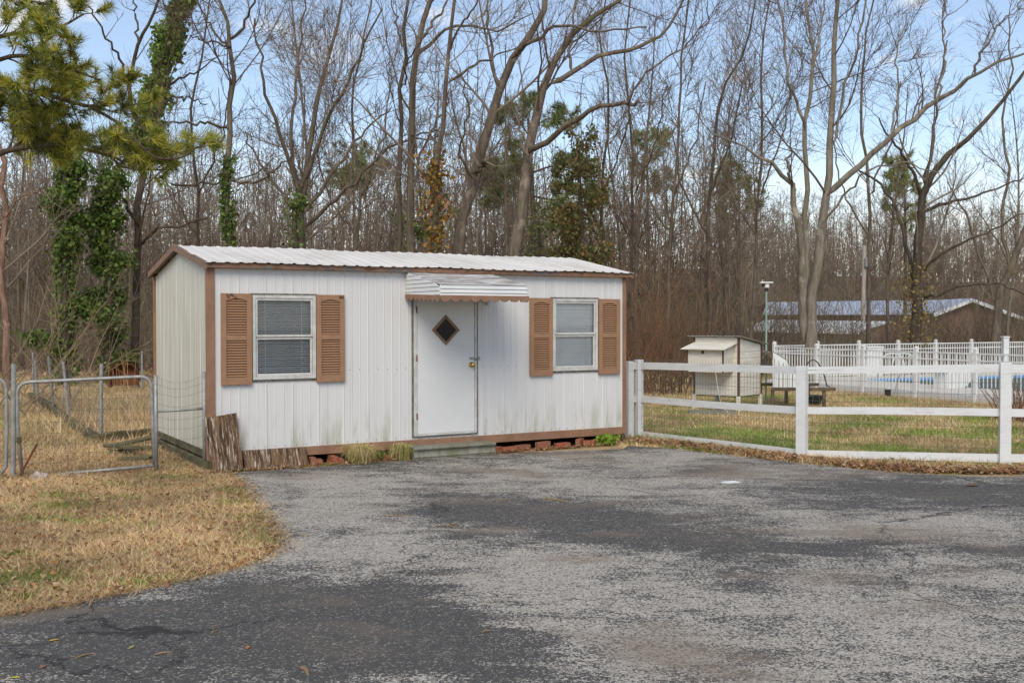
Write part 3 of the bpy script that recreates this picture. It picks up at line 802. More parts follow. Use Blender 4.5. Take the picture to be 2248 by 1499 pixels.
# ------------------------------------------------------------------ at the foot of the trailer
def in_shed(name, mb, mat, label, cat, group=None, bevel=0.0, loc=None, rot=None):
    o = mb.build(name, mat, None, bevel)
    x, y = shed_xy(loc[0], loc[1]); o.location = (x, y, loc[2]); o.rotation_euler = (rot[0] if rot else 0, rot[1] if rot else 0, SYAW + (rot[2] if rot else 0))
    return tag(o, label, cat, group)
def ply(w, h, seed, tilt_top=0.0):
    r = random.Random(seed); n = 16; b = MB()
    bot = [(w * i / n, r.uniform(-.006, .012)) for i in range(n + 1)]
    top = [(w * i / n, h + tilt_top * i / n + r.uniform(-.004, .004)) for i in range(n + 1)]
    b.prism(bot + top[::-1], lambda p: (p[0], 0, p[1]), lambda p: (p[0] + .0, 0.014, p[1])); return b
in_shed('plywood_board', ply(0.345, 0.60, 1, .02), M_PLY, 'tall peeling plywood offcut leaning on the left front corner of the trailer', 'board', 'weathered plywood against the trailer', 0, (-0.045, -0.15, 0.012), (-0.16, -0.075, -0.05))
in_shed('plywood_board', ply(0.72, 0.235, 2, .0), M_PLY, 'low wide plywood strip with ragged bottom propped under the left window', 'board', 'weathered plywood against the trailer', 0, (0.325, -0.155, 0.016), (-0.42, 0.012, 0.0))
# concrete step
prof = [(0, 0), (0, .02), (-.012, .034), (.012, .05), (.018, .085), (.012, .112), (-.010, .126), (-.012, .15), (.0, .158), (.30, .158), (.30, 0)]
b = MB(); b.prism(prof, lambda p: (0, p[0], p[1] * .92), lambda p: (1.10, p[0], p[1] * .92))
in_shed('concrete_step', b, M_STEP, 'mossy grey concrete step with rounded lip below the trailer door', 'step', None, 0.004, (2.30, -0.262, 0.012), (0, 0, 0.004))
# loose bricks
bk = MB().box(-.1, .1, -.046, .046, 0, .06)
BR = bk.mesh('brick', M_BRICK)
brick_rows = [  # u, v, z, rz, on edge?, label
 (1.085, -0.03, .0, 1.50, 1, 'red brick on edge right beside the low plywood strip'),
 (1.185, -0.045, .0, 1.35, 0, 'red brick end-on, second from the low plywood strip'),
 (1.335, -0.05, .0, 1.55, 1, 'red brick standing on edge, third from the low plywood strip'),
 (1.425, -0.03, .0, 1.62, 0, 'red brick against the left side of the large dry grass tuft'),
 (1.90, 0.02, .0, 1.4, 0, 'red brick half hidden behind the large dry grass tuft'),
 (2.00, 0.0, .0, 1.62, 0, 'red brick between the two dry grass tufts, left one'),
 (2.10, -0.02, .0, 1.5, 1, 'red brick between the two dry grass tufts, right one'),
 (3.50, -0.02, .0, 0.3, 0, 'red brick touching the right end of the concrete step'),
 (3.66, -0.12, .0, -0.06, 0, 'flat red brick first clear of the step on its right'),
 (3.92, -0.02, .0, 0.2, 0, 'broken red brick half buried in chips right of the step'),
 (4.18, -0.06, .0, 0.05, 1, 'large upright red brick under the right window'),
 (4.47, -0.10, .0, 0.08, 0, 'pale topped flat red brick under the right window'),
 (4.76, -0.02, .0, 0.7, 1, 'tilted red brick under the right shutter'),
 (4.90, 0.0, .0, 1.1, 0, 'red brick leaning behind the tilted one near the green weed'),
 (5.03, -0.02, .0, 0.5, 0, 'red brick left of the bright green weed'),
 (5.36, 0.03, .0, 0.2, 0, 'dull red brick near the right corner of the trailer')]
for (u, v, z, rz, edge, lab) in brick_rows:
    o = link(bpy.data.objects.new('brick', BR)); x, y = shed_xy(u, v)
    o.location = (x, y, 0.012 + (0.046 if edge else 0)); o.rotation_euler = (R(90) if edge else random.uniform(-.03, .03), random.uniform(-.03, .03), SYAW + rz)
    if edge: o.location = (x, y, 0.058)
    tag(o, lab, 'brick', 'loose bricks along the foot of the trailer')
# ------------------------------------------------------------------ wire helper
def wire_grid(b, A, Bv, z0, z1, dx, zs, r=0.0016, wob=0.004, sag=None):
    A, Bv = Vector(A), Vector(Bv); L = (Bv - A).length; n = max(1, int(L / dx)); rr = random.Random(int(A.x * 97 + Bv.y * 31))
    g = lambda f: sag(f) if sag else 0.0
    for i in range(n + 1):
        f = i / n; p = A.lerp(Bv, f); o = rr.uniform(-wob, wob)
        b.tube([(p.x, p.y, z0), (p.x + o, p.y + o, (z0 + z1 + g(f)) / 2), (p.x, p.y, z1 + g(f))], r, 3, False)
    for z in zs:
        fz = (z - z0) / (z1 - z0); pts = []
        for i in range(13):
            f = i / 12; p = A.lerp(Bv, f); pts.append((p.x, p.y, z + rr.uniform(-wob, wob) + g(f) * fz))
        b.tube(pts, r, 3, False)
    return b
# ------------------------------------------------------------------ galvanised gates on the left
def gxy(px, py): p = gp(px, py); return Vector((p.x, p.y, 0))
g0, g1, g2 = gxy(28, 1047), gxy(343, 1036), gxy(449, 1033)
def bend(p0, p1, p2, r, n=6):
    a = p1 + (p0 - p1).normalized() * r; c = p1 + (p2 - p1).normalized() * r
    return [a * (1 - i / n) ** 2 + p1 * (2 * i / n * (1 - i / n)) + c * (i / n) ** 2 for i in range(n + 1)]
P3 = lambda px, py, Y: at(px, py, Y)
tz = lambda p, z: Vector((p.x, p.y, z))
gd = (g1 - g0).normalized()
# gate leaf
gate = thing('wire_gate', 'closed galvanised tube gate with wire mesh and round upper corners left of the trailer', 'gate', g0)
def loc(o, base): 
    return o
def local(mb, base):
    mb.v = [(v[0] - base.x, v[1] - base.y, v[2]) for v in mb.v]; return mb
L = (g1 - g0).length
ga, gb = g0 + gd * 0.05, g1 - gd * 0.045
zl, zr_ = 1.00, 1.05
b = MB()
path = [tz(ga, 0.02) + gd * .04, tz(ga, 0.55) - gd * 0.0] + bend(tz(ga, .55), tz(ga, zl), tz(gb, zr_), .13) + bend(tz(ga, zl), tz(gb, zr_), tz(gb, 0.06), .13) + [tz(gb, .5) + gd * .012, tz(gb, 0.06) + gd * .03]
b.tube(path, 0.019, 8); local(b, g0).build('gate_frame', M_GALV, gate, smooth=True)
b = MB(); b.tube([tz(gb, .075) + gd * .03, tz(ga, .02) + gd * .42], 0.017, 8); local(b, g0).build('bottom_tube', M_GALV, gate, smooth=True)
b = MB(); wire_grid(b, ga, gb, .03, 1.0, .068, [.04, .14, .24, .34, .46, .58, .70, .82, .96], .0015); tag(local(b, g0).build('wire_mesh', M_WIRE, gate), kind='stuff')
MB().box(.055, .10, -.035, -.005, .37, .43).build('latch_plate', M_OLDWOOD, gate, 0.004)
def post(px_base, h, r, label, lean=(0, 0), mat=None, name='fence_post', group=None, cap=False):
    b = MB(); b.tube([(0, 0, -0.05), (lean[0] * .5, lean[1] * .5, h * .5), (lean[0], lean[1], h)], r, 9)
    o = b.build(name, mat or M_GALV, None, smooth=False); o.location = (px_base.x, px_base.y, float(ground_z(px_base.x, px_base.y)))
    return tag(o, label, 'post', group)
post(g0, 1.20, .026, 'thick galvanised gate post between the two gate leaves at far left', (.02, 0))
# second leaf, mostly outside the picture
gl = g0 - gd * 0.055; ge = g0 - gd * 1.55 + Vector((0, -.1, 0))
gate2 = thing('wire_gate', 'galvanised gate leaf cut off by the left edge of the photo', 'gate', gl)
b = MB(); b.tube([tz(gl, .03) - gd * .07, tz(gl, .12) - gd * .01, tz(gl, .5)] + bend(tz(gl, .5), tz(gl, 1.06), tz(ge, 1.02), .15) + bend(tz(gl, 1.06), tz(ge, 1.02), tz(ge, .08), .13) + [tz(ge, .08), tz(gl, .03) - gd * .07], .019, 8)
local(b, gl).build('gate_frame', M_GALV, gate2, smooth=True)
b = MB(); wire_grid(b, ge, gl - gd * .03, .05, 1.0, .068, [.06, .2, .34, .48, .62, .76, .9], .0015); tag(local(b, gl).build('wire_mesh', M_WIRE, gate2), kind='stuff')
# panel between gate and trailer
pn = thing('mesh_fence', 'narrow wire mesh panel with tube rail between gate and trailer corner', 'fence', g1)
b = MB(); b.tube([tz(g1, -.03), tz(g1, 1.06)], .022, 9); local(b, g1).build('post', M_GALV, pn, smooth=True)
b = MB(); b.tube([tz(g2, -.03), tz(g2, 1.09)], .021, 9); local(b, g1).build('post', M_GALV, pn, smooth=True)
b = MB(); b.tube([tz(g1, .665), tz(g1.lerp(g2, .5), .675), tz(g2, .69)], .015, 8); local(b, g1).build('rail', M_GALV, pn, smooth=True)
b = MB(); wire_grid(b, g1, g2, .02, 1.05, .062, [.05, .16, .27, .38, .5, .61, .76, .88, .97, 1.05], .0015, .005, lambda f: -.09 * math.sin(math.pi * f) * (1 - .4 * f)); tag(local(b, g1).build('wire_mesh', M_WIRE, pn), kind='stuff')
# rusty stake, crumpled wrapper at the gate
b = MB(); b.beam((0, 0, -.02), (.19, .05, .36), .035, .02); o = b.build('rusty_stake', M_RUST, None, 0.003); q = gxy(37, 1050); o.location = (q.x, q.y, 0); tag(o, 'short rusty iron stake leaning at the foot of the left gate post', 'stake')
def crumple(seed, r, flat):
    rr = random.Random(seed); bmm = bmesh.new(); bmesh.ops.create_icosphere(bmm, subdivisions=2, radius=r)
    for v in bmm.verts:
        v.co *= rr.uniform(.55, 1.25); v.co.z = max(0, v.co.z * flat + r * .25)
    me = bpy.data.meshes.new('wrapper'); bmm.to_mesh(me); bmm.free(); return me
me = crumple(3, .085, .8); me.materials.append(simple('dirty_plastic_film', (.42, .36, .32), (.30, .21, .16), 18, .5)); o = npobj('plastic_wrapper', me); q = gxy(85, 1052); o.location = (q.x, q.y, .0); tag(o, 'crumpled dirty plastic wrapper lying in grass by the gate', 'litter')

# ------------------------------------------------------------------ kitchen garden behind the gate
gposts = [((73, 859), .92, 'grey garden post farthest back on the left bed edge', (.0, 0)), ((84, 887), .88, 'leaning grey garden post with dry vine, second from the back', (-.06, 0)),
          ((118, 902), 1.0, 'tall leaning grey garden post in the middle of the bed edge', (-.09, 0)), ((153, 924), .98, 'leaning grey garden post with pointed top', (-.10, 0)),
          ((221, 965), 1.06, 'upright grey garden post at the near corner of the bed', (.02, 0)), ((312, 853), .92, 'grey garden post beside the rusty tub', (.0, 0))]
gpp = []
for (p, h, lab, lean) in gposts:
    q = gxy(*p); gpp.append(q); post(q, h, .024, lab, lean, None, 'garden_post', 'posts of the garden bed')
nt = thing('garden_net', 'sagging wire netting strung along the garden bed posts', 'netting', gpp[0])
b = MB()
for a, c in zip(gpp[:4], gpp[1:5]): wire_grid(b, a, c, .05, .88, .12, [.1, .3, .5, .7, .86], .0014, .012)
tag(local(b, gpp[0]).build('wire_mesh', M_WIRE, nt), kind='stuff')
for px, py, lab in ((125, 815, 'thin green steel post with white tip at the wood edge, left one'), (248, 806, 'thin green steel post with white tip behind the rusty tub')):
    q = gxy(px, py); t_ = thing('steel_post', lab, 'post', (q.x, q.y, 0), 0, 'steel posts at the wood edge')
    b = MB(); b.box(-.022, .022, -.006, .006, -.05, 1.12); b.box(-.006, .006, -.03, .0, -.05, 1.12); b.build('shaft', M_BARK3, t_)
    b = MB(); b.box(-.025, .025, -.034, .008, 1.121, 1.30); b.build('white_tip', M_PLASTIC, t_)
nf = thing('wire_fence', 'thin wire fence along the wood edge behind the garden', 'fence', gxy(60, 812))
b = MB(); wire_grid(b, gxy(10, 812), gxy(400, 806), .05, 1.1, .30, [.1, .3, .5, .7, .9, 1.1], .0025, .01); tag(local(b, gxy(60, 812)).build('wire_mesh', M_WIRE, nf), kind='stuff')
# timber edging
tb = [((66, 872), (116, 902)), ((118, 904), (160, 936)), ((162, 938), (206, 970)), ((208, 972), (276, 964)), ((278, 963), (338, 957))]
labs = ['far mossy timber edging the garden bed', 'second mossy timber edging the garden bed from the back', 'near mossy timber running back along the bed', 'mossy timber across the front of the bed, left one', 'mossy timber across the front of the bed beside the gate post']
for (p, q), lab in zip(tb, labs):
    A, B_ = gxy(*p), gxy(*q); b = MB(); b.beam((0, 0, .055), tuple(B_ - A + Vector((0, 0, .05 + .01 * (len(lab) % 3)))), .12, .12); o = b.build('edging_timber', M_MOSSWOOD, None, .012); o.location = A; tag(o, lab, 'timber', 'timbers edging the garden bed')
pile = [((255, 985), (335, 975), .05, .05, 'top mossy board of the heap behind the gate'), ((245, 1000), (330, 992), .04, .03, 'broad mossy board in the middle of the heap behind the gate'), ((262, 1012), (332, 1012), .03, .02, 'lowest mossy board of the heap, nearest the gate'), ((238, 992), (300, 1008), .09, .05, 'mossy board lying across the heap behind the gate')]
for p, q, zz, dz, lab in pile:
    A, B_ = gxy(*p), gxy(*q); b = MB(); b.beam((0, 0, zz), tuple(B_ - A + Vector((0, 0, zz + dz))), .15, .035); o = b.build('old_board', M_MOSSWOOD, None, .006); o.location = A; tag(o, lab, 'board', 'heap of old boards')
# upended rusty barrow tray
q = gxy(271, 852); bt = thing('rusty_tub', 'rusty red metal barrow tray standing upended in dry grass', 'tub', (q.x, q.y, 0), .1)
out = [(-.37, 0.0), (-.36, .3), (-.31, .5), (-.2, .585), (0, .61), (.2, .585), (.31, .5), (.36, .3), (.37, 0.0)]
b = MB(); inn = [(x * .72, .06 + z * .80) for x, z in out]
n = len(out)
for i in range(n - 1):
    b.poly([(out[i][0], 0, out[i][1]), (out[i + 1][0], 0, out[i + 1][1]), (inn[i + 1][0], .22, inn[i + 1][1]), (inn[i][0], .22, inn[i][1])])
b.poly([(x, .22, z) for x, z in inn]); o = b.build('tray', M_RUST, bt, smooth=False); o.modifiers.new('t', 'SOLIDIFY').thickness = .006
MB().tube([(x, 0, z) for x, z in out], .013, 7).build('rolled_rim', M_RUST, bt, smooth=True)

# ------------------------------------------------------------------ white board fence
fp = [gxy(1381, 960), gxy(1402, 957), gxy(1760, 1004), gxy(2205, 1021)]
fp.append(fp[3] + (fp[3] - fp[2]) * 1.0 + Vector((0, .35, 0)))
wf = thing('board_fence', 'white three board fence with wire mesh right of the trailer', 'fence', fp[1])
hs = [1.075, 1.09, 1.10, 1.165, 1.13]
for i, p in enumerate(fp):
    d = (fp[min(i + 1, 4)] - fp[max(i - 1, 0)]); d = d.normalized() if i > 1 else (fp[2] - fp[1]).normalized(); a = math.atan2(d.y, d.x)
    b = MB(); w = .060 if i > 1 else .045
    b.box(-w, w, -.05, .05, -.05, hs[i]); o = b.build('post', M_WHITE, wf, .004); o.location = p - fp[1]; o.rotation_euler = (0, 0, a)
rails = [(.87, 1.05), (.365, .52), (.025, .15)]
def rail(i, j, z0a, z1a, z0b, z1b, mids=0.0, off=-.02):
    A, B_ = fp[i] - fp[1], fp[j] - fp[1]; d = (B_ - A).normalized(); nrm = Vector((d.y, -d.x, 0)) * off
    A = A + d * .052 ; B_ = B_ - d * .058; n = 8; b = MB(); top, bot = [], []
    for k in range(n + 1):
        f = k / n; p = A.lerp(B_, f); s = mids * math.sin(math.pi * f); top.append((p, z1a + (z1b - z1a) * f + s)); bot.append((p, z0a + (z0b - z0a) * f + s))
    th = nrm.normalized() * -.02 if off else Vector((0, .02, 0))
    for k in range(n):
        q = []
        for (p, z), e in ((bot[k], 0), (bot[k + 1], 0)): q.append((p.x + nrm.x, p.y + nrm.y, z))
        b.hexa([(*(bot[k][0] + nrm)[:2], bot[k][1]), (*(bot[k + 1][0] + nrm)[:2], bot[k + 1][1]), (*(bot[k + 1][0] + nrm + th)[:2], bot[k + 1][1]), (*(bot[k][0] + nrm + th)[:2], bot[k][1]),
                (*(top[k][0] + nrm)[:2], top[k][1]), (*(top[k + 1][0] + nrm)[:2], top[k + 1][1]), (*(top[k + 1][0] + nrm + th)[:2], top[k + 1][1]), (*(top[k][0] + nrm + th)[:2], top[k][1])])
    b2 = MB()   # weld into one clean strip
    b.build('rail', M_WHITE, wf)
rail(0, 1, .955, 1.05, .955, 1.05); rail(0, 1, .485, .575, .485, .575)
rail(1, 2, .955, 1.055, 1.0, 1.09, .004); rail(1, 2, .487, .58, .52, .607, -.012); rail(1, 2, -.03, .07, .005, .09)
rail(2, 3, 1.005, 1.09, 1.06, 1.15); rail(2, 3, .522, .607, .553, .641, .006); rail(2, 3, .005, .088, .022, .12)
rail(3, 4, 1.055, 1.15, 1.03, 1.12); rail(3, 4, .55, .64, .53, .62); rail(3, 4, .03, .125, .02, .12)
b = MB()
for i, j in ((1, 2), (2, 3), (3, 4)):
    A, B_ = fp[i], fp[j]; d = (B_ - A).normalized(); nn = Vector((-d.y, d.x, 0)) * .012
    wire_grid(b, A + nn + d * .05, B_ + nn - d * .05, .10, 1.12 if i == 1 else 1.03, .052 if i == 1 else .072, [.18, .3, .42, .55, .68, .8, .93], .0021)
b.v = [(v[0] - fp[1].x, v[1] - fp[1].y, v[2]) for v in b.v]
tag(b.build('wire_mesh', M_WIRE, wf), kind='stuff')

# ------------------------------------------------------------------ coop
cc = gxy(1621, 905); ca = R(40)
coop = thing('chicken_coop', 'cream white panelled chicken coop on legs with sloping metal roof', 'coop', (cc.x, cc.y, 0))
ld, rd = Vector((-math.cos(ca), math.sin(ca), 0)), Vector((math.sin(ca), math.cos(ca), 0))      # left face and right face directions from the near corner
CW, CD, zb_, zt_, zt2 = .90, .84, .285, 1.335, 1.20
def CP(l, r, z): p = ld * l + rd * r; return (p.x, p.y, z)
def cbox(l0, l1, r0, r1, z0, z1, name, mat, bev=0.0, z1b=None, parent=None):
    zz = z1 if z1b is None else z1b
    return MB().hexa([CP(l0, r0, z0), CP(l1, r0, z0), CP(l1, r1, z0), CP(l0, r1, z0), CP(l0, r0, z1), CP(l1, r0, z1), CP(l1, r1, zz), CP(l0, r1, zz)]).build(name, mat, parent or coop, bev)
nb = 8; hh = (zt2 - zb_) / nb
for i in range(nb):
    z0, z1 = zb_ + hh * i, zb_ + hh * (i + 1) - .004
    cbox(.02, CW, -.012 + .001 * (i % 2), .01, z0, z1, 'clapboard', M_COOP)           # left (front) face
    cbox(-.012 + .001 * (i % 2), .01, .02, CD, z0, z1, 'clapboard', M_COOP)           # right face
cbox(.02, CW, -.011, .01, zt2, zt_, 'clapboard', M_COOP)
MB().prism([(0.02, zt2 - .003), (CD, zt2 - .003), (.02, zt_ - .01)], lambda p: CP(-.011, p[0], p[1]), lambda p: CP(.01, p[0], p[1])).build('clapboard', M_COOP, coop)
cbox(.02, CW - .01, CD - .02, CD, zb_, zt2 - .01, 'back_panel', M_COOP); cbox(CW - .02, CW, .02, CD - .03, zb_, zt2, 'side_panel', M_COOP)
cbox(.02, CW - .03, .02, CD - .03, zb_ - .02, zb_, 'floor', M_OLDWOOD)
for l, r in ((0, 0), (CW, 0), (0, CD), (CW, CD)):
    cbox(l - .018, l + .018, r - .018, r + .018, zb_, (zt_ if r == 0 else zt2), 'corner_trim', M_COOP_TRIM); cbox(l - .03, l + .03, r - .03, r + .03, 0, zb_ - .002, 'leg', M_COOP, .004)
b = MB(); n = 26
for i in range(n):
    l0, l1 = -.10 + (CW + .2) * i / n, -.10 + (CW + .2) * (i + 1) / n; za, zc = .010 * math.cos(i * math.pi), .010 * math.cos((i + 1) * math.pi)
    b.poly([CP(l0, -.10, zt_ + .03 + za), CP(l1, -.10, zt_ + .03 + zc), CP(l1, CD + .12, zt2 + .01 + zc), CP(l0, CD + .12, zt2 + .01 + za)])
o = b.build('roof', simple('old_tin_roof', (.42, .40, .35), (.28, .26, .22), 5, .5, .4, .3), coop); o.modifiers.new('t', 'SOLIDIFY').thickness = .004
nd = -.40
cbox(.10, CW - .08, nd, -.013, .72, 1.12, 'nest_box', M_COOP, .004, 1.20)
cbox(.088, .112, nd - .006, nd + .02, .72, 1.115, 'corner_trim', M_COOP_TRIM); cbox(CW - .092, CW - .068, nd - .006, nd + .02, .72, 1.115, 'corner_trim', M_COOP_TRIM)
MB().hexa([CP(.02, nd - .10, 1.125), CP(CW, nd - .10, 1.125), CP(CW, -.014, 1.235), CP(.02, -.014, 1.235), CP(.02, nd - .10, 1.14), CP(CW, nd - .10, 1.14), CP(CW, -.014, 1.25), CP(.02, -.014, 1.25)]).build('nest_lid', M_COOP, coop)
b = MB(); b.box(-.02, .02, -.015, .0, -.025, .025); o = b.build('latch', M_RUST, coop); o.location = CP(.5, nd - .004, 1.08); o.rotation_euler = (0, 0, -ca)
# draped run beside it
run = thing('covered_run', 'low animal run under a curved white plastic sheet beside the coop', 'run', (cc.x + .70, cc.y + .42, 0), R(-4))
b = MB(); pr = []
for i in range(13):
    f = i / 12; pr.append((.02 + .46 * f ** 0.9 if f < .6 else .02 + .46 * .6 ** .9 + (.56 - .46 * .6 ** .9) * math.sin((f - .6) / .4 * math.pi / 2), 1.06 - .30 * f if f < .5 else .91 - .50 * ((f - .5) / .5)))
for i in range(12):
    for k in range(10):
        x0, x1 = -.30, 0; y0, y1 = k * .16, (k + 1) * .16
        w0, w1 = .012 * math.sin(k * 1.9 + i), .012 * math.sin((k + 1) * 1.9 + i)
        b.poly([(pr[i][0], y0, pr[i][1] + w0), (pr[i][0], y1, pr[i][1] + w1), (pr[i + 1][0], y1, pr[i + 1][1] + w1), (pr[i + 1][0], y0, pr[i + 1][1] + w0)])
b.poly([(p[0], 0, p[1]) for p in pr] + [(.02, 0, .41)])
o = b.build('sheet', M_PLASTIC, run)
b = MB()
for k in range(7):
    f = .04 + k * .082; b.tube([(f, -.006, .41), (f + .004, -.006, .98 - f * .55)], .0035, 4)
for k in range(7):
    y = .1 + k * .22; b.tube([(p[0] + .006, y + .03 * math.sin(i), p[1] + .012) for i, p in enumerate(pr)], .0045, 4)
tag(b.build('lashing', M_BLACK, run), kind='stuff')
for x in (.02, .52, .95):
    for y in (.02, 1.4): MB().box(x - .03, x + .03, y - .03, y + .03, 0, .40).build('leg', M_OLDWOOD, run, .004)
MB().box(-.02, 1.15, -.03, .0, .36, .42).build('side_rail', M_OLDWOOD, run, .003); MB().box(-.02, 1.15, 1.4, 1.43, .36, .42).build('side_rail', M_OLDWOOD, run, .003)
b = MB(); b.tube([(.62, .2, .42)] + [(.62 + .42 * i / 8, .2, .42 + .36 * math.sin(math.pi * i / 8 * .98 + .05) ** .7 + .25 * (1 - i / 8)) for i in range(1, 9)] + [(1.10, .2, .42)], .012, 6); b.build('hoop', M_BLACK, run)
# tub, feeder, slab, cord, weather station
q = gxy(1777, 889); t_ = thing('black_tub', 'low black plastic tub on the grass under the covered run', 'tub', (q.x, q.y, 0))
MB().lathe((0, 0, 0), [(.20, 0), (.235, .12), (.25, .17), (.265, .175), (.255, .185), (.235, .17), (.19, .03)], 22).build('bowl', M_BLACK, t_, smooth=True); MB().box(.235, .30, -.04, .04, .10, .15).build('handle', M_BLACK, t_, .01)
q = gxy(1562, 908); b = MB().box(-.40, .40, -.28, .28, 0, .045); o = b.build('paving_slab', M_STEP, None, .006); o.location = (q.x, q.y, 0); o.rotation_euler = (0, 0, -.08); tag(o, 'thin square concrete slab lying under the coop', 'slab')
q2 = gxy(1588, 902); t_ = thing('feeder', 'red plastic poultry feeder dish on the slab under the coop', 'feeder', (q2.x, q2.y, .046)); MB().lathe((0, 0, 0), [(.13, 0), (.15, .03), (.15, .05), (.13, .05), (.12, .02)], 20).build('dish', M_RED, t_, smooth=True); MB().lathe((0, 0, .021), [(.085, 0), (.085, .07), (.06, .09), (.02, .095)], 18).build('jar', M_PLASTIC, t_, smooth=True)
pc = [at(1571, 818, 18.7), at(1575, 850, 18.6), at(1581, 880, 18.5), at(1590, 898, 18.45)] + [Vector((gxy(*p).x, gxy(*p).y, .012)) for p in ((1600, 912), (1625, 916), (1660, 918), (1690, 917))]
o = MB().tube(pc, .008, 5).build('extension_cord', simple('pale_cord', (.55, .52, .44), None, 5), None, smooth=True); tag(o, 'pale cord hanging from the coop and trailing over the grass', 'cord')
wsY = 21.0; q = at(1682, 760, wsY); ws = thing('weather_station', 'small white weather station on a thin green pole behind the coop', 'weather station', (q.x, q.y, 0))
zt0 = at(1682, 640, wsY).z
MB().tube([(0, 0, 0), (0, 0, zt0)], .018, 8).build('pole', M_GREENPOLE, ws); MB().box(-.03, .03, -.03, .03, zt0, zt0 + .07).build('bracket', M_BLACK, ws, .005)
MB().lathe((.01, 0, zt0 + .07), [(.045, 0), (.05, .02), (.045, .03), (.05, .05), (.045, .06), (.05, .085)], 14).build('sensor_housing', M_PLASTIC, ws); MB().box(-.13, .12, -.07, .07, zt0 + .158, zt0 + .185).build('solar_plate', M_PLASTIC, ws, .004)
MB().tube([(-.075, 0, zt0 + .18), (-.075, 0, zt0 + .225)], .007, 6).build('wind_vane', M_PLASTIC, ws); MB().lathe((-.06, -.0, zt0 + .09), [(.02, 0), (.03, .03), (.02, .055)], 10).build('rain_cup', M_BLACK, ws)

# ------------------------------------------------------------------ pool surroundings
PK = MB().box(-.008, .008, -.008, .008, .06, .98).mesh('picket', M_VINYL)
PP = MB().box(-.035, .035, -.035, .035, 0, 1.06); PP.hexa([(-.043, -.043, 1.06), (.043, -.043, 1.06), (.043, .043, 1.06), (-.043, .043, 1.06), (-.012, -.012, 1.10), (.012, -.012, 1.10), (.012, .012, 1.10), (-.012, .012, 1.10)]); PP = PP.mesh('post', M_VINYL)
def picket_fence(name, pts, nsec, label, per):
    root = thing(name, label, 'fence', pts[0])
    base = Vector((pts[0].x, pts[0].y, 0))
    for A, B_, ns in zip(pts[:-1], pts[1:], nsec):
        d = (B_ - A); a = math.atan2(d.y, d.x)
        for i in range(ns + 1):
            p = A.lerp(B_, i / ns) - base; o = link(bpy.data.objects.new('post', PP), root); o.location = (p.x, p.y, 0); o.rotation_euler = (0, 0, a)
            if i < ns:
                for k in range(1, per):
                    pk = A.lerp(B_, (i + k / per) / ns) - base; o = link(bpy.data.objects.new('picket', PK), root); o.location = (pk.x, pk.y, 0); o.rotation_euler = (0, 0, a)
        for zr in (.16, .84, .98):
            for i in range(ns):
                A2, B2 = A.lerp(B_, (i + .025) / ns) - base, A.lerp(B_, (i + .975) / ns) - base
                MB().beam((A2.x, A2.y, zr), (B2.x, B2.y, zr), .034, .030).build('rail', M_VINYL, root)
    return root
picket_fence('pool_fence', [PF[0], PF[1], PF[2]], [5, 2], 'white picket pool fence on the near side of the pool', 16)
picket_fence('pool_fence', [PB0, PB1], [8], 'white picket pool fence along the far side of the pool', 15)
# diving board on a swept base
q = gxy(2092, 862); dv = thing('diving_board', 'white diving board on a curved base at the near end of the pool', 'diving board', (q.x, q.y, DZ), R(28))
side = [(-.42, 0), (.16, 0), (.30, .10), (.62, .30), (1.0, .40), (1.0, .44), (-.50, .44), (-.50, .40), (-.40, .36)]
MB().prism(side, lambda p: (p[0], -.19, p[1]), lambda p: (p[0], .19, p[1])).build('base', M_PLASTIC, dv, .01); MB().box(-.55, 1.15, -.20, .20, .442, .48).build('board', M_PLASTIC, dv, .01)
# ladder rails
for px, lab in ((1926, 'white curved pool ladder rail, left one of the pair'), (1952, 'white curved pool ladder rail, right one of the pair')):
    A = gxy(px, 838); pts = [(A.x, A.y, DZ)] + [(A.x + .10 + .28 * (1 - math.cos(math.pi * i / 8)), A.y - .12 * i / 8, DZ + .42 + .24 * math.sin(math.pi * i / 8)) for i in range(9)] + [(A.x + .70, A.y - .15, DZ + .05)]
    o = MB().tube(pts, .022, 7).build('ladder_rail', M_PLASTIC, None, smooth=True); tag(o, lab, 'ladder', 'pool ladder rails')
q = gxy(1916, 834); b = MB(); b.box(-.22, .22, -.2, .2, 0, .78); b.box(-.24, .24, -.22, .22, .78, .83); o = b.build('pump_box', M_PLASTIC, None, .01); o.location = (q.x, q.y, .1); tag(o, 'white upright box on the deck by the far pool fence', 'box')
q = gxy(2206, 846); b = MB(); b.box(-.07, .07, -.07, .07, 0, 1.10); b.box(-.085, .085, -.085, .085, 1.10, 1.14); o = b.build('gate_pillar', M_VINYL, None, .004); o.location = (q.x, q.y, .1); tag(o, 'stout white gate pillar on the pool deck behind the right fence post', 'post')
q = gxy(1949, 872); o = MB().lathe((0, 0, 0), [(.06, 0), (.07, .16), (.05, .16)], 10).build('flower_pot', M_BLACK, None); o.location = (q.x, q.y, 0); tag(o, 'small black pot standing at the pool fence', 'pot')
o = MB().tube([(0, 0, 0), (.06, .02, .25), (.14, .03, .52)], .012, 6).build('garden_stake', M_GALV, None); q = gxy(1962, 874); o.location = (q.x, q.y, 0); tag(o, 'thin grey stake leaning beside the black pot', 'stake')

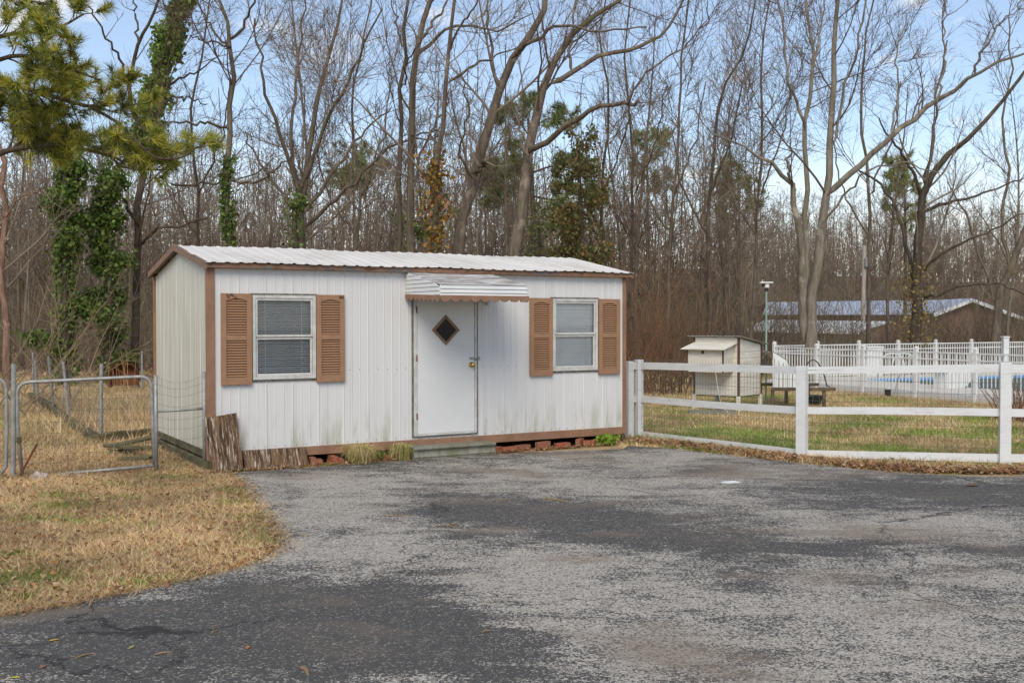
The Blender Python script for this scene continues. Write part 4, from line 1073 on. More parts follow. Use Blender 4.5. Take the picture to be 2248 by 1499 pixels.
# ------------------------------------------------------------------ houses beyond the pool
def m_brickwall(name, a, b_):
    t = NT(name); v = t.co((1, 1, 1)); nd = t.n('ShaderNodeTexBrick'); nd.inputs['Scale'].default_value = 6; nd.inputs['Color1'].default_value = (*a, 1); nd.inputs['Color2'].default_value = (*b_, 1); nd.inputs['Mortar'].default_value = (.3, .27, .23, 1)
    mp = t.co((1, 1, 1), (R(90), 0, 0)); t.l(mp, nd.inputs['Vector']); return t.fin(nd.outputs[0], .9, .1)
M_TANBRICK = m_brickwall('tan_brick_wall', (.26, .20, .14), (.20, .155, .11)); M_REDBRICK = m_brickwall('dull_red_brick_wall', (.20, .075, .055), (.15, .06, .045))
M_TINROOF = simple('pale_metal_roofing', (.66, .66, .65), (.56, .56, .56), 1.5, .45, .4, .1); M_BLUEROOF = simple('blue_grey_metal_roofing', (.44, .48, .57), (.36, .40, .48), 1.5, .4, .45, .1)
def hz(px, py, Y): return at(px, py, Y)
def seam_roof(mb, e0, e1, r0, r1, n):
    """roof slope from eave e0-e1 to ridge r0-r1 with standing seams"""
    e0, e1, r0, r1 = map(Vector, (e0, e1, r0, r1)); nrm = (e1 - e0).cross(r0 - e0).normalized()
    if nrm.z < 0: nrm = -nrm
    mb.poly([e0, e1, r1, r0])
    for i in range(n + 1):
        a, c = e0.lerp(e1, i / n), r0.lerp(r1, i / n); mb.beam(a + nrm * .02, c + nrm * .02, .05, .05, nrm)
Y1 = 57; h1 = thing('tan_house', 'low tan brick building with white metal roof behind the pool', 'house', (hz(1770, 745, Y1).x, Y1, 0)); o1 = Vector((hz(1770, 745, Y1).x, Y1, 0))
eL, eR, rL, rR = hz(1640, 723, Y1), hz(1886, 729, Y1), hz(1680, 704, Y1 + 3.2), hz(1957, 708, Y1 + 3.2)
zg = float(ground_z(14, Y1)) - .3
b = MB(); b.box(eL.x + .4 - o1.x, eR.x + 1.2 - o1.x, .5, 6.2, zg, min(eL.z, eR.z) - .06); b.build('wall', M_TANBRICK, h1)
b = MB(); seam_roof(b, eL - o1, eR - o1, rL - o1, rR - o1, 16); bL, bR = Vector((eL.x + 2.2, Y1 + 7, eL.z)), Vector((eR.x + 3.2, Y1 + 7, eR.z)); seam_roof(b, bL - o1, bR - o1, rL - o1, rR - o1, 16)
ro = b.build('roof', M_TINROOF, h1); ro.modifiers.new('t', 'SOLIDIFY').thickness = .05
MB().beam(eL - o1 + Vector((0, -.03, -.06)), eR - o1 + Vector((0, -.03, -.06)), .04, .14).build('gutter', M_PLASTIC, h1)
b = MB(); b.prism([(rR.x - o1.x, rR.z - .05), (eR.x - o1.x + 1.2, eR.z - .07), (eR.x - o1.x + 1.2, zg)], lambda p: (p[0], 1.0, p[1]), lambda p: (p[0], 6.0, p[1])); 
for px0, px1 in ((1702, 1718), (1735, 1752), (1800, 1814)):
    a, c = hz(px0, 733, Y1), hz(px1, 752, Y1); w_ = bpy.data.objects.new('window', None); link(w_, h1); x0, x1, z1, z0 = a.x - o1.x, c.x - o1.x, a.z, a.z - 1.0
    b = MB(); b.box(x0, x1, .44, .495, z0, z1); b.build('pane', M_BLKGLASS, w_)
    b = MB()
    for (p0, p1, p2, p3) in ((x0 - .06, x0, z0, z1), (x1, x1 + .06, z0, z1), (x0, x1, z1, z1 + .06), (x0, x1, z0 - .06, z0), ((x0 + x1) / 2 - .02, (x0 + x1) / 2 + .02, z0, z1), (x0, (x0 + x1) / 2 - .021, (z0 + z1) / 2 - .02, (z0 + z1) / 2 + .02), ((x0 + x1) / 2 + .021, x1, (z0 + z1) / 2 - .02, (z0 + z1) / 2 + .02)): b.box(p0, p1, .40, .438, p2, p3)
    b.build('frame', M_PLASTIC, w_)
a = hz(1722, 740, Y1); MB().box(a.x - o1.x - .05, a.x - o1.x + .05, .38, .48, zg, eL.z - .1).build('downspout', M_PLASTIC, h1)
Y2 = 80; o2 = Vector((hz(1900, 700, Y2).x, Y2, 0)); h2 = thing('brick_house', 'long red brick house with blue grey metal roof and wide gable', 'house', o2)
zg2 = -1.6
eL, eR, rL, rR = hz(1675, 692, Y2), hz(2052, 692, Y2), hz(1683, 665, Y2 + 5), hz(2100, 660, Y2 + 5)
MB().box(eL.x + .4 - o2.x, eR.x - o2.x, .6, 9.5, zg2, eL.z - .08).build('wall', M_REDBRICK, h2)
b = MB(); seam_roof(b, eL - o2, eR - o2, rL - o2, rR - o2, 26); seam_roof(b, Vector((eL.x, Y2 + 10, eL.z)) - o2, Vector((eR.x, Y2 + 10, eR.z)) - o2, rL - o2, rR - o2, 26); b.build('roof', M_BLUEROOF, h2).modifiers.new('t', 'SOLIDIFY').thickness = .05
pk, gl_, gr_ = hz(2134, 657, Y2 - 2), hz(2050, 690, Y2 - 2), hz(2250, 699, Y2 - 2)
b = MB(); b.prism([(gl_.x + .5 - o2.x, zg2), (gr_.x - .3 - o2.x, zg2), (gr_.x - .3 - o2.x, gr_.z - .1), (pk.x - o2.x, pk.z - .12), (gl_.x + .5 - o2.x, gl_.z - .1)], lambda p: (p[0], -1.5, p[1]), lambda p: (p[0], 9.0, p[1])); b.build('gable_wall', M_REDBRICK, h2)
b = MB(); seam_roof(b, gl_ - o2, Vector((gl_.x, Y2 + 9.5, gl_.z)) - o2, pk - o2, Vector((pk.x, Y2 + 9.5, pk.z)) - o2, 18); seam_roof(b, gr_ - o2, Vector((gr_.x, Y2 + 9.5, gr_.z)) - o2, pk - o2, Vector((pk.x, Y2 + 9.5, pk.z)) - o2, 18); b.build('gable_roof', M_BLUEROOF, h2).modifiers.new('t', 'SOLIDIFY').thickness = .05
up = Vector((0, -.06, -.12)); MB().beam(gl_ - o2 + up, pk - o2 + up, .06, .22).build('rake_trim', M_PLASTIC, h2); MB().beam(pk - o2 + up, gr_ - o2 + up, .06, .22).build('rake_trim', M_PLASTIC, h2)
Y3 = 112; o3 = Vector((hz(1914, 665, Y3).x, Y3, 0)); h3 = thing('grey_house', 'distant grey gable house seen above the blue metal roof', 'house', o3)
pk, gl_, gr_ = hz(1914, 650, Y3), hz(1886, 674, Y3), hz(1942, 674, Y3)
b = MB(); b.prism([(gl_.x + .2 - o3.x, -1), (gr_.x - .2 - o3.x, -1), (gr_.x - .2 - o3.x, gr_.z), (pk.x - o3.x, pk.z - .1), (gl_.x + .2 - o3.x, gl_.z)], lambda p: (p[0], .3, p[1]), lambda p: (p[0], 7, p[1])); b.build('wall', simple('grey_siding', (.30, .29, .27), None, 1), h3)
b = MB(); seam_roof(b, gl_ - o3, gl_ - o3 + Vector((0, 7.4, 0)), pk - o3, pk - o3 + Vector((0, 7.4, 0)), 6); seam_roof(b, gr_ - o3, gr_ - o3 + Vector((0, 7.4, 0)), pk - o3, pk - o3 + Vector((0, 7.4, 0)), 6); b.build('roof', simple('grey_shingle', (.33, .31, .29), None, 2), h3).modifiers.new('t', 'SOLIDIFY').thickness = .1
Yp = 72; q = at(1893, 690, Yp); t_ = thing('utility_pole', 'pale wooden utility pole rising behind the metal roofed house', 'pole', (q.x, Yp, -1.4)); zt = at(1898, 540, Yp).z
MB().tube([(0, 0, 0), (at(1898, 540, Yp).x - q.x, 0, zt + 1.4)], [.17, .12], 10).build('shaft', simple('bleached_pole_wood', (.42, .38, .33), (.30, .26, .22), 3, .9, .1, 0, (4, 4, .4)), t_)
MB().lathe((.25, -.2, at(1893, 588, Yp).z + 1.4), [(.17, 0), (.2, .05), (.2, .6), (.1, .68)], 12).build('transformer', M_GALV, t_)
# ------------------------------------------------------------------ trees
def resample(pts, rad, n):
    pts = np.asarray(pts, float); rad = np.asarray(rad, float)
    seg = np.linalg.norm(np.diff(pts, axis=0), axis=1); s = np.concatenate([[0], np.cumsum(seg)])
    # smooth by a Catmull-Rom curve
    m = len(pts); tt = np.linspace(0, s[-1], n); out = np.zeros((n, 3)); ro = np.interp(tt, s, rad)
    for k, t in enumerate(tt):
        i = min(max(np.searchsorted(s, t, side='right') - 1, 0), m - 2); u = (t - s[i]) / max(seg[i], 1e-6)
        p0, p1, p2, p3 = pts[max(i - 1, 0)], pts[i], pts[i + 1], pts[min(i + 2, m - 1)]
        out[k] = .5 * ((2 * p1) + (-p0 + p2) * u + (2 * p0 - 5 * p1 + 4 * p2 - p3) * u ** 2 + (-p0 + 3 * p1 - 3 * p2 + p3) * u ** 3)
    return out, ro
def unit(v): return v / np.maximum(np.linalg.norm(v, axis=-1, keepdims=True), 1e-9)
def grow(rg, P, Rr, per_m, t0, ang, lf, n, wig, up, rf, rmin, cap=None, lmin=0.15, lmax=9.0, outw=None):
    B, m = P.shape[:2]
    Ln = np.linalg.norm(np.diff(P, axis=1), axis=2).sum(1)
    cnt = np.maximum(1, rg.poisson(np.maximum(Ln * per_m * (1 - t0), .3)))
    if cap: 
        tot = cnt.sum()
        if tot > cap: cnt = rg.binomial(cnt, cap / tot)
    idx = np.repeat(np.arange(B), cnt); K = len(idx)
    if K == 0: return np.zeros((0, n, 3)), np.zeros((0, n))
    t = t0 + (1 - t0) * rg.random(K) ** .85; x = t * (m - 1); i = np.minimum(x.astype(int), m - 2); u = (x - i)[:, None]
    p = P[idx, i] * (1 - u) + P[idx, i + 1] * u; T = unit(P[idx, i + 1] - P[idx, i]); r0 = Rr[idx, i] * (1 - u[:, 0]) + Rr[idx, i + 1] * u[:, 0]
    rv = rg.normal(size=(K, 3)); N = unit(rv - T * (rv * T).sum(1, keepdims=True))
    a = np.radians(ang) * rg.uniform(.6, 1.35, K)[:, None]
    d = unit(np.cos(a) * T + np.sin(a) * N)
    L = np.clip(lf * Ln[idx] * (1.15 - .75 * t) * rg.uniform(.55, 1.25, K), lmin, lmax)
    out = np.zeros((K, n, 3)); out[:, 0] = p; st = (L / (n - 1))[:, None]
    bend_ = rg.normal(size=(K, 3)) * wig * .6
    for k in range(1, n):
        d = unit(d + bend_ / (n - 1) * 2 + rg.normal(size=(K, 3)) * wig * .7 + np.array([0, 0, up]))
        out[:, k] = out[:, k - 1] + d * st
    rs = np.maximum(np.minimum(rf * r0, r0 * .9), rmin); tp = np.linspace(1, .16, n)[None] 
    return out, np.maximum(rs[:, None] * tp, rmin * .45)
def tubes(P, Rr, k, off=0):
    B, n = P.shape[:2]
    T = np.gradient(P, axis=1); T = unit(T)
    ref = np.where(np.abs(T[:, :1, 2:3]) > .9, np.array([[[1., 0, 0]]]), np.array([[[0, 0, 1.]]]))
    a = unit(np.cross(T, np.broadcast_to(ref, T.shape))); b_ = np.cross(T, a)
    th = np.arange(k) * 2 * np.pi / k
    V = P[:, :, None] + Rr[:, :, None, None] * (np.cos(th)[None, None, :, None] * a[:, :, None] + np.sin(th)[None, None, :, None] * b_[:, :, None])
    base = (np.arange(B) * n * k)[:, None, None] + (np.arange(n - 1) * k)[None, :, None]; j = np.arange(k)[None, None]; j2 = (j + 1) % k
    q = np.stack([base + j, base + j2, base + k + j2, base + k + j], -1).reshape(-1, 4) + off
    return V.reshape(-1, 3), q
def join(parts):
    vs, fs, o = [], [], 0
    for P, Rr, k in parts:
        if len(P) == 0: continue
        v, f = tubes(P, Rr, k, o); vs.append(v); fs.append(f); o += len(v)
    return np.concatenate(vs), fs
def crown(rg, P, Rr, dens=1.0, cap=(90, 700, 4200), up=.10, spread=48, lf=.42, tw=.0045, t0=.25, wig=.16):
    l1, r1 = grow(rg, P, Rr, 1.1 * dens, t0, spread, lf, 8, wig, up, .34, .014, cap[0], .8, 5.5)
    src, rs = l1, r1
    l2, r2 = grow(rg, src, rs, 5.0 * dens, .15, 44, .50, 6, wig * 1.1, up, .5, .008, cap[1], .35, 3.0)
    l3, r3 = grow(rg, l2, r2, 8.0 * dens, .10, 40, .6, 3, wig * 1.2, up * .8, .6, tw, cap[2], .16, 1.3)
    return [(l1, r1, 5), (l2, r2, 4), (l3, r3, 3)]
def leaf_cloud(rg, centers, size, cols, droop=0.0):
    """one small folded leaf (two triangles) at each centre"""
    K = len(centers); d = unit(rg.normal(size=(K, 3)) + np.array([0, 0, -droop])); n = unit(rg.normal(size=(K, 3))); s = unit(np.cross(d, n)); up = np.cross(s, d)
    L = size * rg.uniform(.6, 1.3, K)[:, None]; w = L * .42
    a = centers; b_ = centers + d * L * .5 + s * w + up * L * .12; c = centers + d * L; e = centers + d * L * .5 - s * w + up * L * .12
    V = np.stack([a, b_, c, e], 1).reshape(-1, 3); i = np.arange(K) * 4
    F_ = np.concatenate([np.stack([i, i + 1, i + 2], 1), np.stack([i, i + 2, i + 3], 1)])
    ci = cols[rg.integers(0, len(cols), K)] * rg.uniform(.65, 1.25, K)[:, None]
    return V, F_, np.repeat(ci, 4, 0)
IVY = np.array([(.13, .19, .035), (.10, .15, .028), (.19, .25, .05), (.07, .115, .022)])
IVY_OR = np.array([(.30, .17, .03), (.36, .22, .05), (.12, .12, .03), (.24, .10, .03)])
OLIVE = np.array([(.15, .16, .045), (.12, .13, .04), (.21, .17, .06), (.28, .16, .055)])
def hero(name, label, Y, limbs, bark=None, seed=1, group='bare trees standing over the trailer', **kw):
    """limbs: list of (points [(px, py)...], width px at start, width px at end, depth drift in metres)"""
    rg = np.random.default_rng(seed); Ps, Rs = [], []
    x0, y0 = limbs[0][0][0]; base = at(x0, y0, Y); gz = float(ground_z(base.x, Y))
    sc = Y / F_PX
    for li, (pts, w0, w1, dd) in enumerate(limbs):
        dd0, dd1 = dd if isinstance(dd, tuple) else (0, dd); m = len(pts)
        W = [tuple(at(p[0], p[1], Y + dd0 + (dd1 - dd0) * i / (m - 1))) for i, p in enumerate(pts)]
        rr = list(np.linspace(w0, w1, m) * sc / 2 * .74)
        if li == 0:
            W = [(base.x + (W[0][0] - W[1][0]) * .12, Y, gz - .15), (base.x, Y, gz + .5)] + W if W[0][2] > gz + 1.2 else [(W[0][0], Y, gz - .15)] + W[1:]
            rr = [rr[0] * 1.45] + ([rr[0] * 1.1] if len(W) > len(rr) + 1 else []) + rr if len(W) > len(rr) else [rr[0] * 1.3] + rr[1:]
        p, r = resample(W, rr, 16); p[1:-1] += rg.normal(size=(14, 3)) * .035; p = np.concatenate([p, p[-1:] + (p[-1:] - p[-2:-1]) * .02]); r = np.concatenate([r, [r[-1] * .02]]); r[0] *= .25 if li else 1; Ps.append(p); Rs.append(r)
    P, Rr = np.stack(Ps), np.stack(Rs)
    root = thing(name, label, 'tree', (base.x, Y, gz), 0, group); o0 = np.array([base.x, Y, gz])
    v, f = tubes(P - o0, Rr, 9); npobj('trunk', npmesh('trunk', v, [f], bark or M_BARK, smooth=True), root)
    cp = crown(rg, P - o0, Rr, **kw); v, fs = join(cp); npobj('crown', npmesh('crown', v, fs, M_TWIG_LT if seed % 2 else M_TWIG, smooth=True), root)
    return root, P - o0, Rr
def add_ivy(root, P, Rr, t0, t1, count, spread, size, cols, seed, name='ivy'):
    rg = np.random.default_rng(seed); n = P.shape[0]
    t = t0 + (t1 - t0) * rg.random(count); x = t * (n - 1); i = np.minimum(x.astype(int), n - 2); u = (x - i)[:, None]
    c = P[i] * (1 - u) + P[i + 1] * u; r = Rr[i] + spread * (.55 + .45 * np.sin(t * 37 + np.sin(t * 91) * 2)) * rg.random(count) ** .6
    a = rg.random(count) * 2 * np.pi; c = c + np.stack([np.cos(a) * r, np.sin(a) * r, rg.normal(size=count) * .1], 1)
    v, f, cl = leaf_cloud(rg, c, size, cols, .6); npobj(name, npmesh(name, v, [f], M_LEAF, cl), root)

hero('bare_tree', 'thick bare tree leaning right with a broken stub, behind the trailer door', 27, [
    ([(1003, 560), (1022, 470), (1045, 380), (1068, 300), (1092, 215), (1122, 130), (1165, 72), (1190, 35), (1200, -60), (1225, -190)], 36, 14, 1.5),
    ([(1122, 130), (1150, 102), (1185, 80), (1212, 56), (1262, 60), (1330, 70), (1420, 60)], 14, 4, -2), ([(1043, 384), (1058, 368), (1072, 348)], 20, 15, -.3),
    ([(1100, 195), (1080, 120), (1072, 40), (1060, -80)], 12, 4, 2), ([(1040, 395), (1010, 330), (1030, 240), (1010, 150)], 8, 3, -2)], seed=21, cap=(70, 480, 2800))
hero('bare_tree', 'forked bare tree with a long bare limb reaching right behind the trailer', 25, [
    ([(1130, 560), (1140, 470), (1158, 380), (1163, 336), (1175, 298), (1186, 215), (1203, 186), (1217, 132), (1234, 98), (1268, 64), (1320, 28), (1372, -10), (1440, -120)], 38, 9, 2),
    ([(1162, 338), (1184, 322), (1255, 277), (1298, 243), (1366, 229), (1402, 220)], 20, 9, -2.5), ([(1366, 229), (1400, 188), (1443, 141), (1500, 102), (1560, 40)], 7, 3, (-2.2, -3.2)),
    ([(1203, 186), (1255, 158), (1310, 128), (1383, 113), (1426, 90), (1460, 68), (1498, 0), (1530, -90)], 17, 6, 1.5), ([(1160, 345), (1146, 318), (1142, 280), (1120, 230)], 12, 4, 1.0),
    ([(1255, 158), (1250, 90), (1262, 20), (1275, -90)], 10, 4, (.5, 2))], seed=22, cap=(80, 560, 3400))
hero('bare_tree', 'tall straight bare trunk behind the trailer with an arching right limb', 29, [
    ([(900, 560), (901, 450), (905, 300), (909, 200), (916, 130), (930, 60), (942, 0), (960, -120), (965, -240)], 24, 12, .5),
    ([(915, 128), (945, 95), (973, 68), (1012, 57), (1060, 62), (1110, 60), (1170, 30)], 12, 3, -2), ([(905, 420), (930, 320), (972, 250), (985, 200)], 9, 4, 1.5), ([(925, 85), (965, 30), (1000, -30)], 10, 4, 1.5),
    ([(903, 300), (960, 290), (1010, 300)], 6, 2, -2)], seed=23, cap=(60, 420, 2400))
hero('bare_tree', 'slim dark straight trunk left of the tall one behind the trailer', 27, [
    ([(877, 556), (878, 420), (880, 277), (884, 192), (888, 85), (893, 0), (900, -130)], 15, 8, .5), ([(884, 192), (905, 120), (935, 80)], 6, 3, -1), ([(887, 110), (870, 50), (850, -20)], 6, 3, 1.5)], M_BARK3, seed=24, cap=(40, 280, 1700))
r5, P5, R5 = hero('bare_tree', 'bare tree with orange ivy on its lower trunk behind the awning', 26, [
    ([(952, 556), (955, 440), (960, 350), (976, 256), (984, 184), (986, 107), (996, 0), (1010, -130)], 18, 8, -.5), ([(984, 182), (1041, 145), (1080, 128), (1120, 110), (1190, 70)], 9, 3, 2), ([(986, 107), (1010, 60), (1045, 10), (1070, -60)], 8, 3, -1.5),
    ([(962, 340), (945, 280), (950, 210)], 7, 3, 1)], seed=25, cap=(50, 360, 2100))
add_ivy(r5, P5[0], R5[0], .22, .50, 700, .45, .13, IVY_OR, 51)
r6, P6, R6 = hero('bare_tree', 'bare forked tree with ivy low on its trunk left of the roof', 28, [
    ([(502, 560), (502, 420), (500, 327), (508, 230), (508, 140), (502, 80), (487, 30), (470, -60)], 21, 8, 1), ([(507, 85), (530, 62), (562, 0), (590, -100)], 10, 4, -1.5), ([(504, 105), (470, 70), (440, 20), (420, -50)], 8, 3, 1.5),
    ([(502, 285), (450, 270), (400, 268), (352, 272)], 9, 4, -2), ([(508, 108), (460, 90), (420, 78)], 7, 3, -1), ([(503, 395), (560, 400), (605, 372), (640, 340)], 10, 3, -2.5)], seed=26, cap=(60, 420, 2500))
add_ivy(r6, P6[0], R6[0], .18, .50, 1500, .14, .10, IVY, 52)
hero('bare_tree', 'wide fan shaped bare tree with many stems above the left window', 31, [
    ([(668, 560), (665, 480), (672, 380), (690, 250), (715, 150), (742, 40), (760, -60)], 24, 5, 1.5), ([(660, 440), (625, 330), (590, 220), (572, 130), (560, 40)], 14, 4, -1.5), ([(663, 420), (700, 300), (760, 190), (800, 100), (840, 20)], 13, 4, -2.5),
    ([(666, 470), (740, 370), (800, 290), (860, 235)], 12, 4, 2), ([(664, 460), (640, 300), (650, 180), (665, 60), (668, -40)], 12, 4, 2), ([(660, 480), (600, 400), (560, 340), (540, 290)], 11, 4, 1.0),
    ([(668, 500), (760, 420), (840, 340), (900, 305), (960, 300)], 13, 3, -2)], seed=27, cap=(100, 700, 4200), up=.12)
# ivy grown left hand tree
r8, P8, R8 = hero('ivy_tree', 'big leaning tree thickly wrapped in green ivy near the left edge', 29, [
    ([(296, 760), (300, 640), (303, 510), (305, 420), (318, 320), (332, 250), (350, 170), (378, 70), (405, -10), (430, -120)], 22, 18, .5),
    ([(316, 330), (290, 220), (286, 177), (303, 93), (324, 58), (352, -10), (370, -90)], 14, 6, -1), ([(304, 92), (298, 40), (300, -40)], 8, 4, .5), ([(290, 190), (262, 125), (228, 70), (192, 12)], 9, 4, -1.5),
    ([(345, 240), (380, 180), (430, 160), (470, 130)], 10, 3, 1.5), ([(350, 225), (400, 215), (455, 228)], 8, 3, -1), ([(304, 500), (270, 440), (215, 380), (180, 345)], 12, 5, -1), ([(310, 540), (345, 505), (400, 492), (455, 478)], 9, 6, -1.2),
    ([(370, 400), (440, 402), (520, 398), (590, 370)], 8, 3, (0, -1))], M_BARK3, 28, None, cap=(70, 420, 2400))
add_ivy(r8, P8[0], R8[0], .50, .93, 6500, .40, .135, IVY * 1.6, 53); add_ivy(r8, P8[1], R8[1], .0, .12, 500, .3, .11, IVY, 54)
def ivy_column(label, px, ytop, ybot, Y, w, n, seed):
    rg = np.random.default_rng(seed); b0, b1 = at(px, ybot, Y), at(px - 4, ytop, Y); gz = float(ground_z(b0.x, Y))
    root = thing('ivy_snag', label, 'tree', (b0.x, Y, gz), 0, 'ivy covered trunks at the wood edge')
    pts = [(0, 0, -.1), (.05, 0, (b1.z - gz) * .5), (b1.x - b0.x, .1, b1.z - gz + .25)]
    P, r = resample(pts, [.17, .13, .06], 12); v, f = tubes(P[None], r[None], 8); npobj('trunk', npmesh('trunk', v, [f], M_BARK3, smooth=True), root)
    l1, r1 = grow(rg, P[None], r[None], 3.2, .1, 70, .14, 5, .15, -.02, .3, .01, None, .3, w); v, f = tubes(l1, r1, 3)
    tag(npobj('branches', npmesh('branches', v, [f], M_TWIG), root), kind='stuff')
    i = rg.integers(0, len(l1), n); j = rg.integers(1, 5, n); c = l1[i, j] + rg.normal(size=(n, 3)) * .12
    m = n // 3; k = rg.integers(0, 12, m); c2 = P[k] + rg.normal(size=(m, 3)) * np.array([.16, .16, .3]); c = np.concatenate([c, c2])
    v, f, cl = leaf_cloud(rg, c, .105, IVY, .8); npobj('ivy', npmesh('ivy', v, [f], M_LEAF, cl), root)
ivy_column('broad ivy covered snag second from the left edge', 142, 335, 795, 27, .85, 9500, 61)
ivy_column('narrower ivy covered snag beside the rusty tub', 238, 395, 795, 28, .62, 6500, 62)
ivy_column('short ivy clump growing on a stump behind the left window', 648, 470, 800, 30, .42, 1500, 63)
# foreground trunk at the left edge and pale scrub
hero('bare_tree', 'reddish bare trunk with a broken side at the left edge', 25, [([(16, 800), (14, 700), (8, 560), (6, 420), (-10, 260), (-20, 100)], 22, 12, .5), ([(8, 480), (50, 430), (100, 420)], 6, 2, -1.5)], M_BARKRED, 29, None, cap=(24, 160, 800))
# right hand trees
hero('bare_tree', 'large bare tree with twin trunks and a long right limb behind the coop', 27, [
    ([(1778, 748), (1783, 680), (1796, 560), (1803, 500), (1815, 431), (1826, 340), (1828, 228), (1832, 120), (1838, 0), (1842, -160)], 34, 9, .5),
    ([(1764, 748), (1762, 660), (1758, 560), (1754, 507), (1742, 420), (1738, 400), (1705, 372), (1672, 350), (1632, 324), (1561, 292)], 26, 4, -1.2), ([(1768, 640), (1769, 456), (1768, 330), (1770, 253), (1781, 167), (1776, 80), (1770, 0), (1768, -130)], 17, 7, 1.5),
    ([(1815, 431), (1886, 365), (1957, 299), (2058, 228), (2100, 195), (2145, 165), (2200, 130), (2270, 112)], 20, 5, -2.5), ([(1745, 430), (1732, 365), (1735, 325)], 10, 7, .5), ([(1768, 290), (1757, 240), (1736, 190), (1724, 90), (1708, 0), (1690, -90)], 10, 4, -1),
    ([(2058, 228), (2075, 150), (2072, 60), (2085, -30)], 7, 3, (-1.5, 0)), ([(2140, 168), (2150, 130), (2180, 80), (2248, 0)], 8, 3, (-2.2, -3)), ([(1957, 299), (1972, 220), (1968, 130), (1990, 30)], 7, 3, (-1.2, 0)), ([(1830, 320), (1850, 220), (1882, 100), (1905, 0), (1920, -90)], 9, 4, -1),
    ([(1782, 160), (1800, 80), (1812, -20)], 8, 4, 1), ([(1800, 500), (1850, 430), (1905, 380), (1990, 362), (2060, 380)], 8, 3, -2)], M_BARK2, 30, 'bare trees beyond the right lawn', cap=(130, 900, 5200))
r11, P11, R11 = hero('bare_tree', 'dark spreading bare tree with yellowish leaves at its foot right of the pole', 31, [
    ([(2010, 760), (2015, 620), (2022, 507), (2024, 431), (2040, 390), (2080, 345), (2118, 312), (2170, 260), (2230, 190), (2270, 130)], 30, 6, -1.5), ([(2012, 640), (1995, 560), (1966, 456), (1920, 396), (1886, 376)], 14, 5, 1.5), ([(2024, 440), (2010, 390), (1990, 350), (1960, 310), (1930, 260)], 12, 4, -1),
    ([(2026, 470), (2080, 445), (2160, 425), (2248, 392)], 12, 4, 1.5), ([(2016, 600), (2080, 550), (2150, 520), (2248, 470)], 9, 4, -2), ([(2030, 410), (2050, 300), (2060, 200), (2080, 90)], 10, 4, 1), ([(2014, 660), (2070, 640), (2130, 625), (2200, 628), (2260, 650)], 9, 4, -2)], M_BARK3, 31, 'bare trees beyond the right lawn', cap=(90, 640, 3800))
add_ivy(r11, P11[0], R11[0], .06, .30, 900, .5, .09, np.array([(.26, .19, .06), (.20, .16, .05), (.30, .20, .06)]), 55)
hero('bare_tree', 'bare tree leaning in from the right edge of the photo', 33, [
    ([(2178, 760), (2190, 670), (2212, 600), (2250, 510), (2290, 420), (2330, 300), (2360, 150)], 26, 8, 0), ([(2190, 668), (2150, 560), (2120, 470), (2080, 400)], 10, 3, 1), ([(2215, 595), (2200, 480), (2215, 380), (2200, 280), (2220, 160), (2215, 40)], 11, 4, 1.5)], M_BARK, 32, 'bare trees beyond the right lawn', cap=(60, 420, 2400))
for k, (px, Y, tops, w, lab) in enumerate([(1466, 30, (1480, 1490, 1500), 12, 'slim bare tree just right of the trailer roof'), (1556, 28, (1558, 1580, 1640), 15, 'bare tree behind the coop roof ridge, forking right'), (1652, 31, (1668, 1672, 1676), 12, 'slim straight bare tree left of the weather station'),
                                         (1380, 34, (1392, 1380, 1372), 11, 'slim bare tree directly behind the right end of the trailer'), (1905, 36, (1908, 1890, 1900), 13, 'slim bare tree beside the utility pole'), (1330, 31, (1322, 1338, 1318), 11, 'slim bare tree behind the right window'), (770, 33, (790, 770, 800), 12, 'slim bare tree behind the middle of the roof'), (430, 32, (436, 420, 450), 12, 'slim bare tree just left of the roof peak')]):
    hero('slender_tree', lab, Y, [([(px, 760), (px + 2, 640), (tops[0], 430), (tops[1], 230), (tops[2], 90), (tops[2] + 20, -40)], w, 4, 1), ([(tops[0], 430), (tops[0] + 50, 300), (tops[0] + 70, 180)], w * .5, 3, -1), ([((px + tops[0]) / 2, 520), (px - 60, 400), (px - 80, 250)], w * .5, 3, 1.2)],
         M_BARK3 if k % 2 else M_BARK, 70 + k, 'slender bare trees at the wood edge', cap=(50, 340, 1900), spread=42)
# --- pines
def needles(rg, C_, D_, L, per, cols, nw=.0055):
    K = len(C_) * per; c = np.repeat(C_, per, 0); d = unit(np.repeat(D_, per, 0) * .9 + rg.normal(size=(K, 3)) * .62); s = unit(np.cross(d, rg.normal(size=(K, 3))))
    l = L * rg.uniform(.7, 1.15, K)[:, None]; w = nw
    tip = c + d * l + np.array([0, 0, -.18]) * l * l * 3; V = np.stack([c + s * w, c - s * w, tip], 1).reshape(-1, 3)
    i = np.arange(K) * 3; F_ = np.stack([i, i + 1, i + 2], 1); cc_ = cols[rg.integers(0, len(cols), len(C_))] * rg.uniform(.75, 1.25, len(C_))[:, None]
    return V, F_, np.repeat(np.repeat(cc_, per, 0), 3, 0)
PINE = np.array([(.40, .38, .055), (.28, .30, .05), (.50, .45, .07), (.17, .19, .04), (.12, .14, .03)])
PINE_FAR = np.array([(.20, .235, .075), (.15, .19, .06), (.26, .28, .09)])
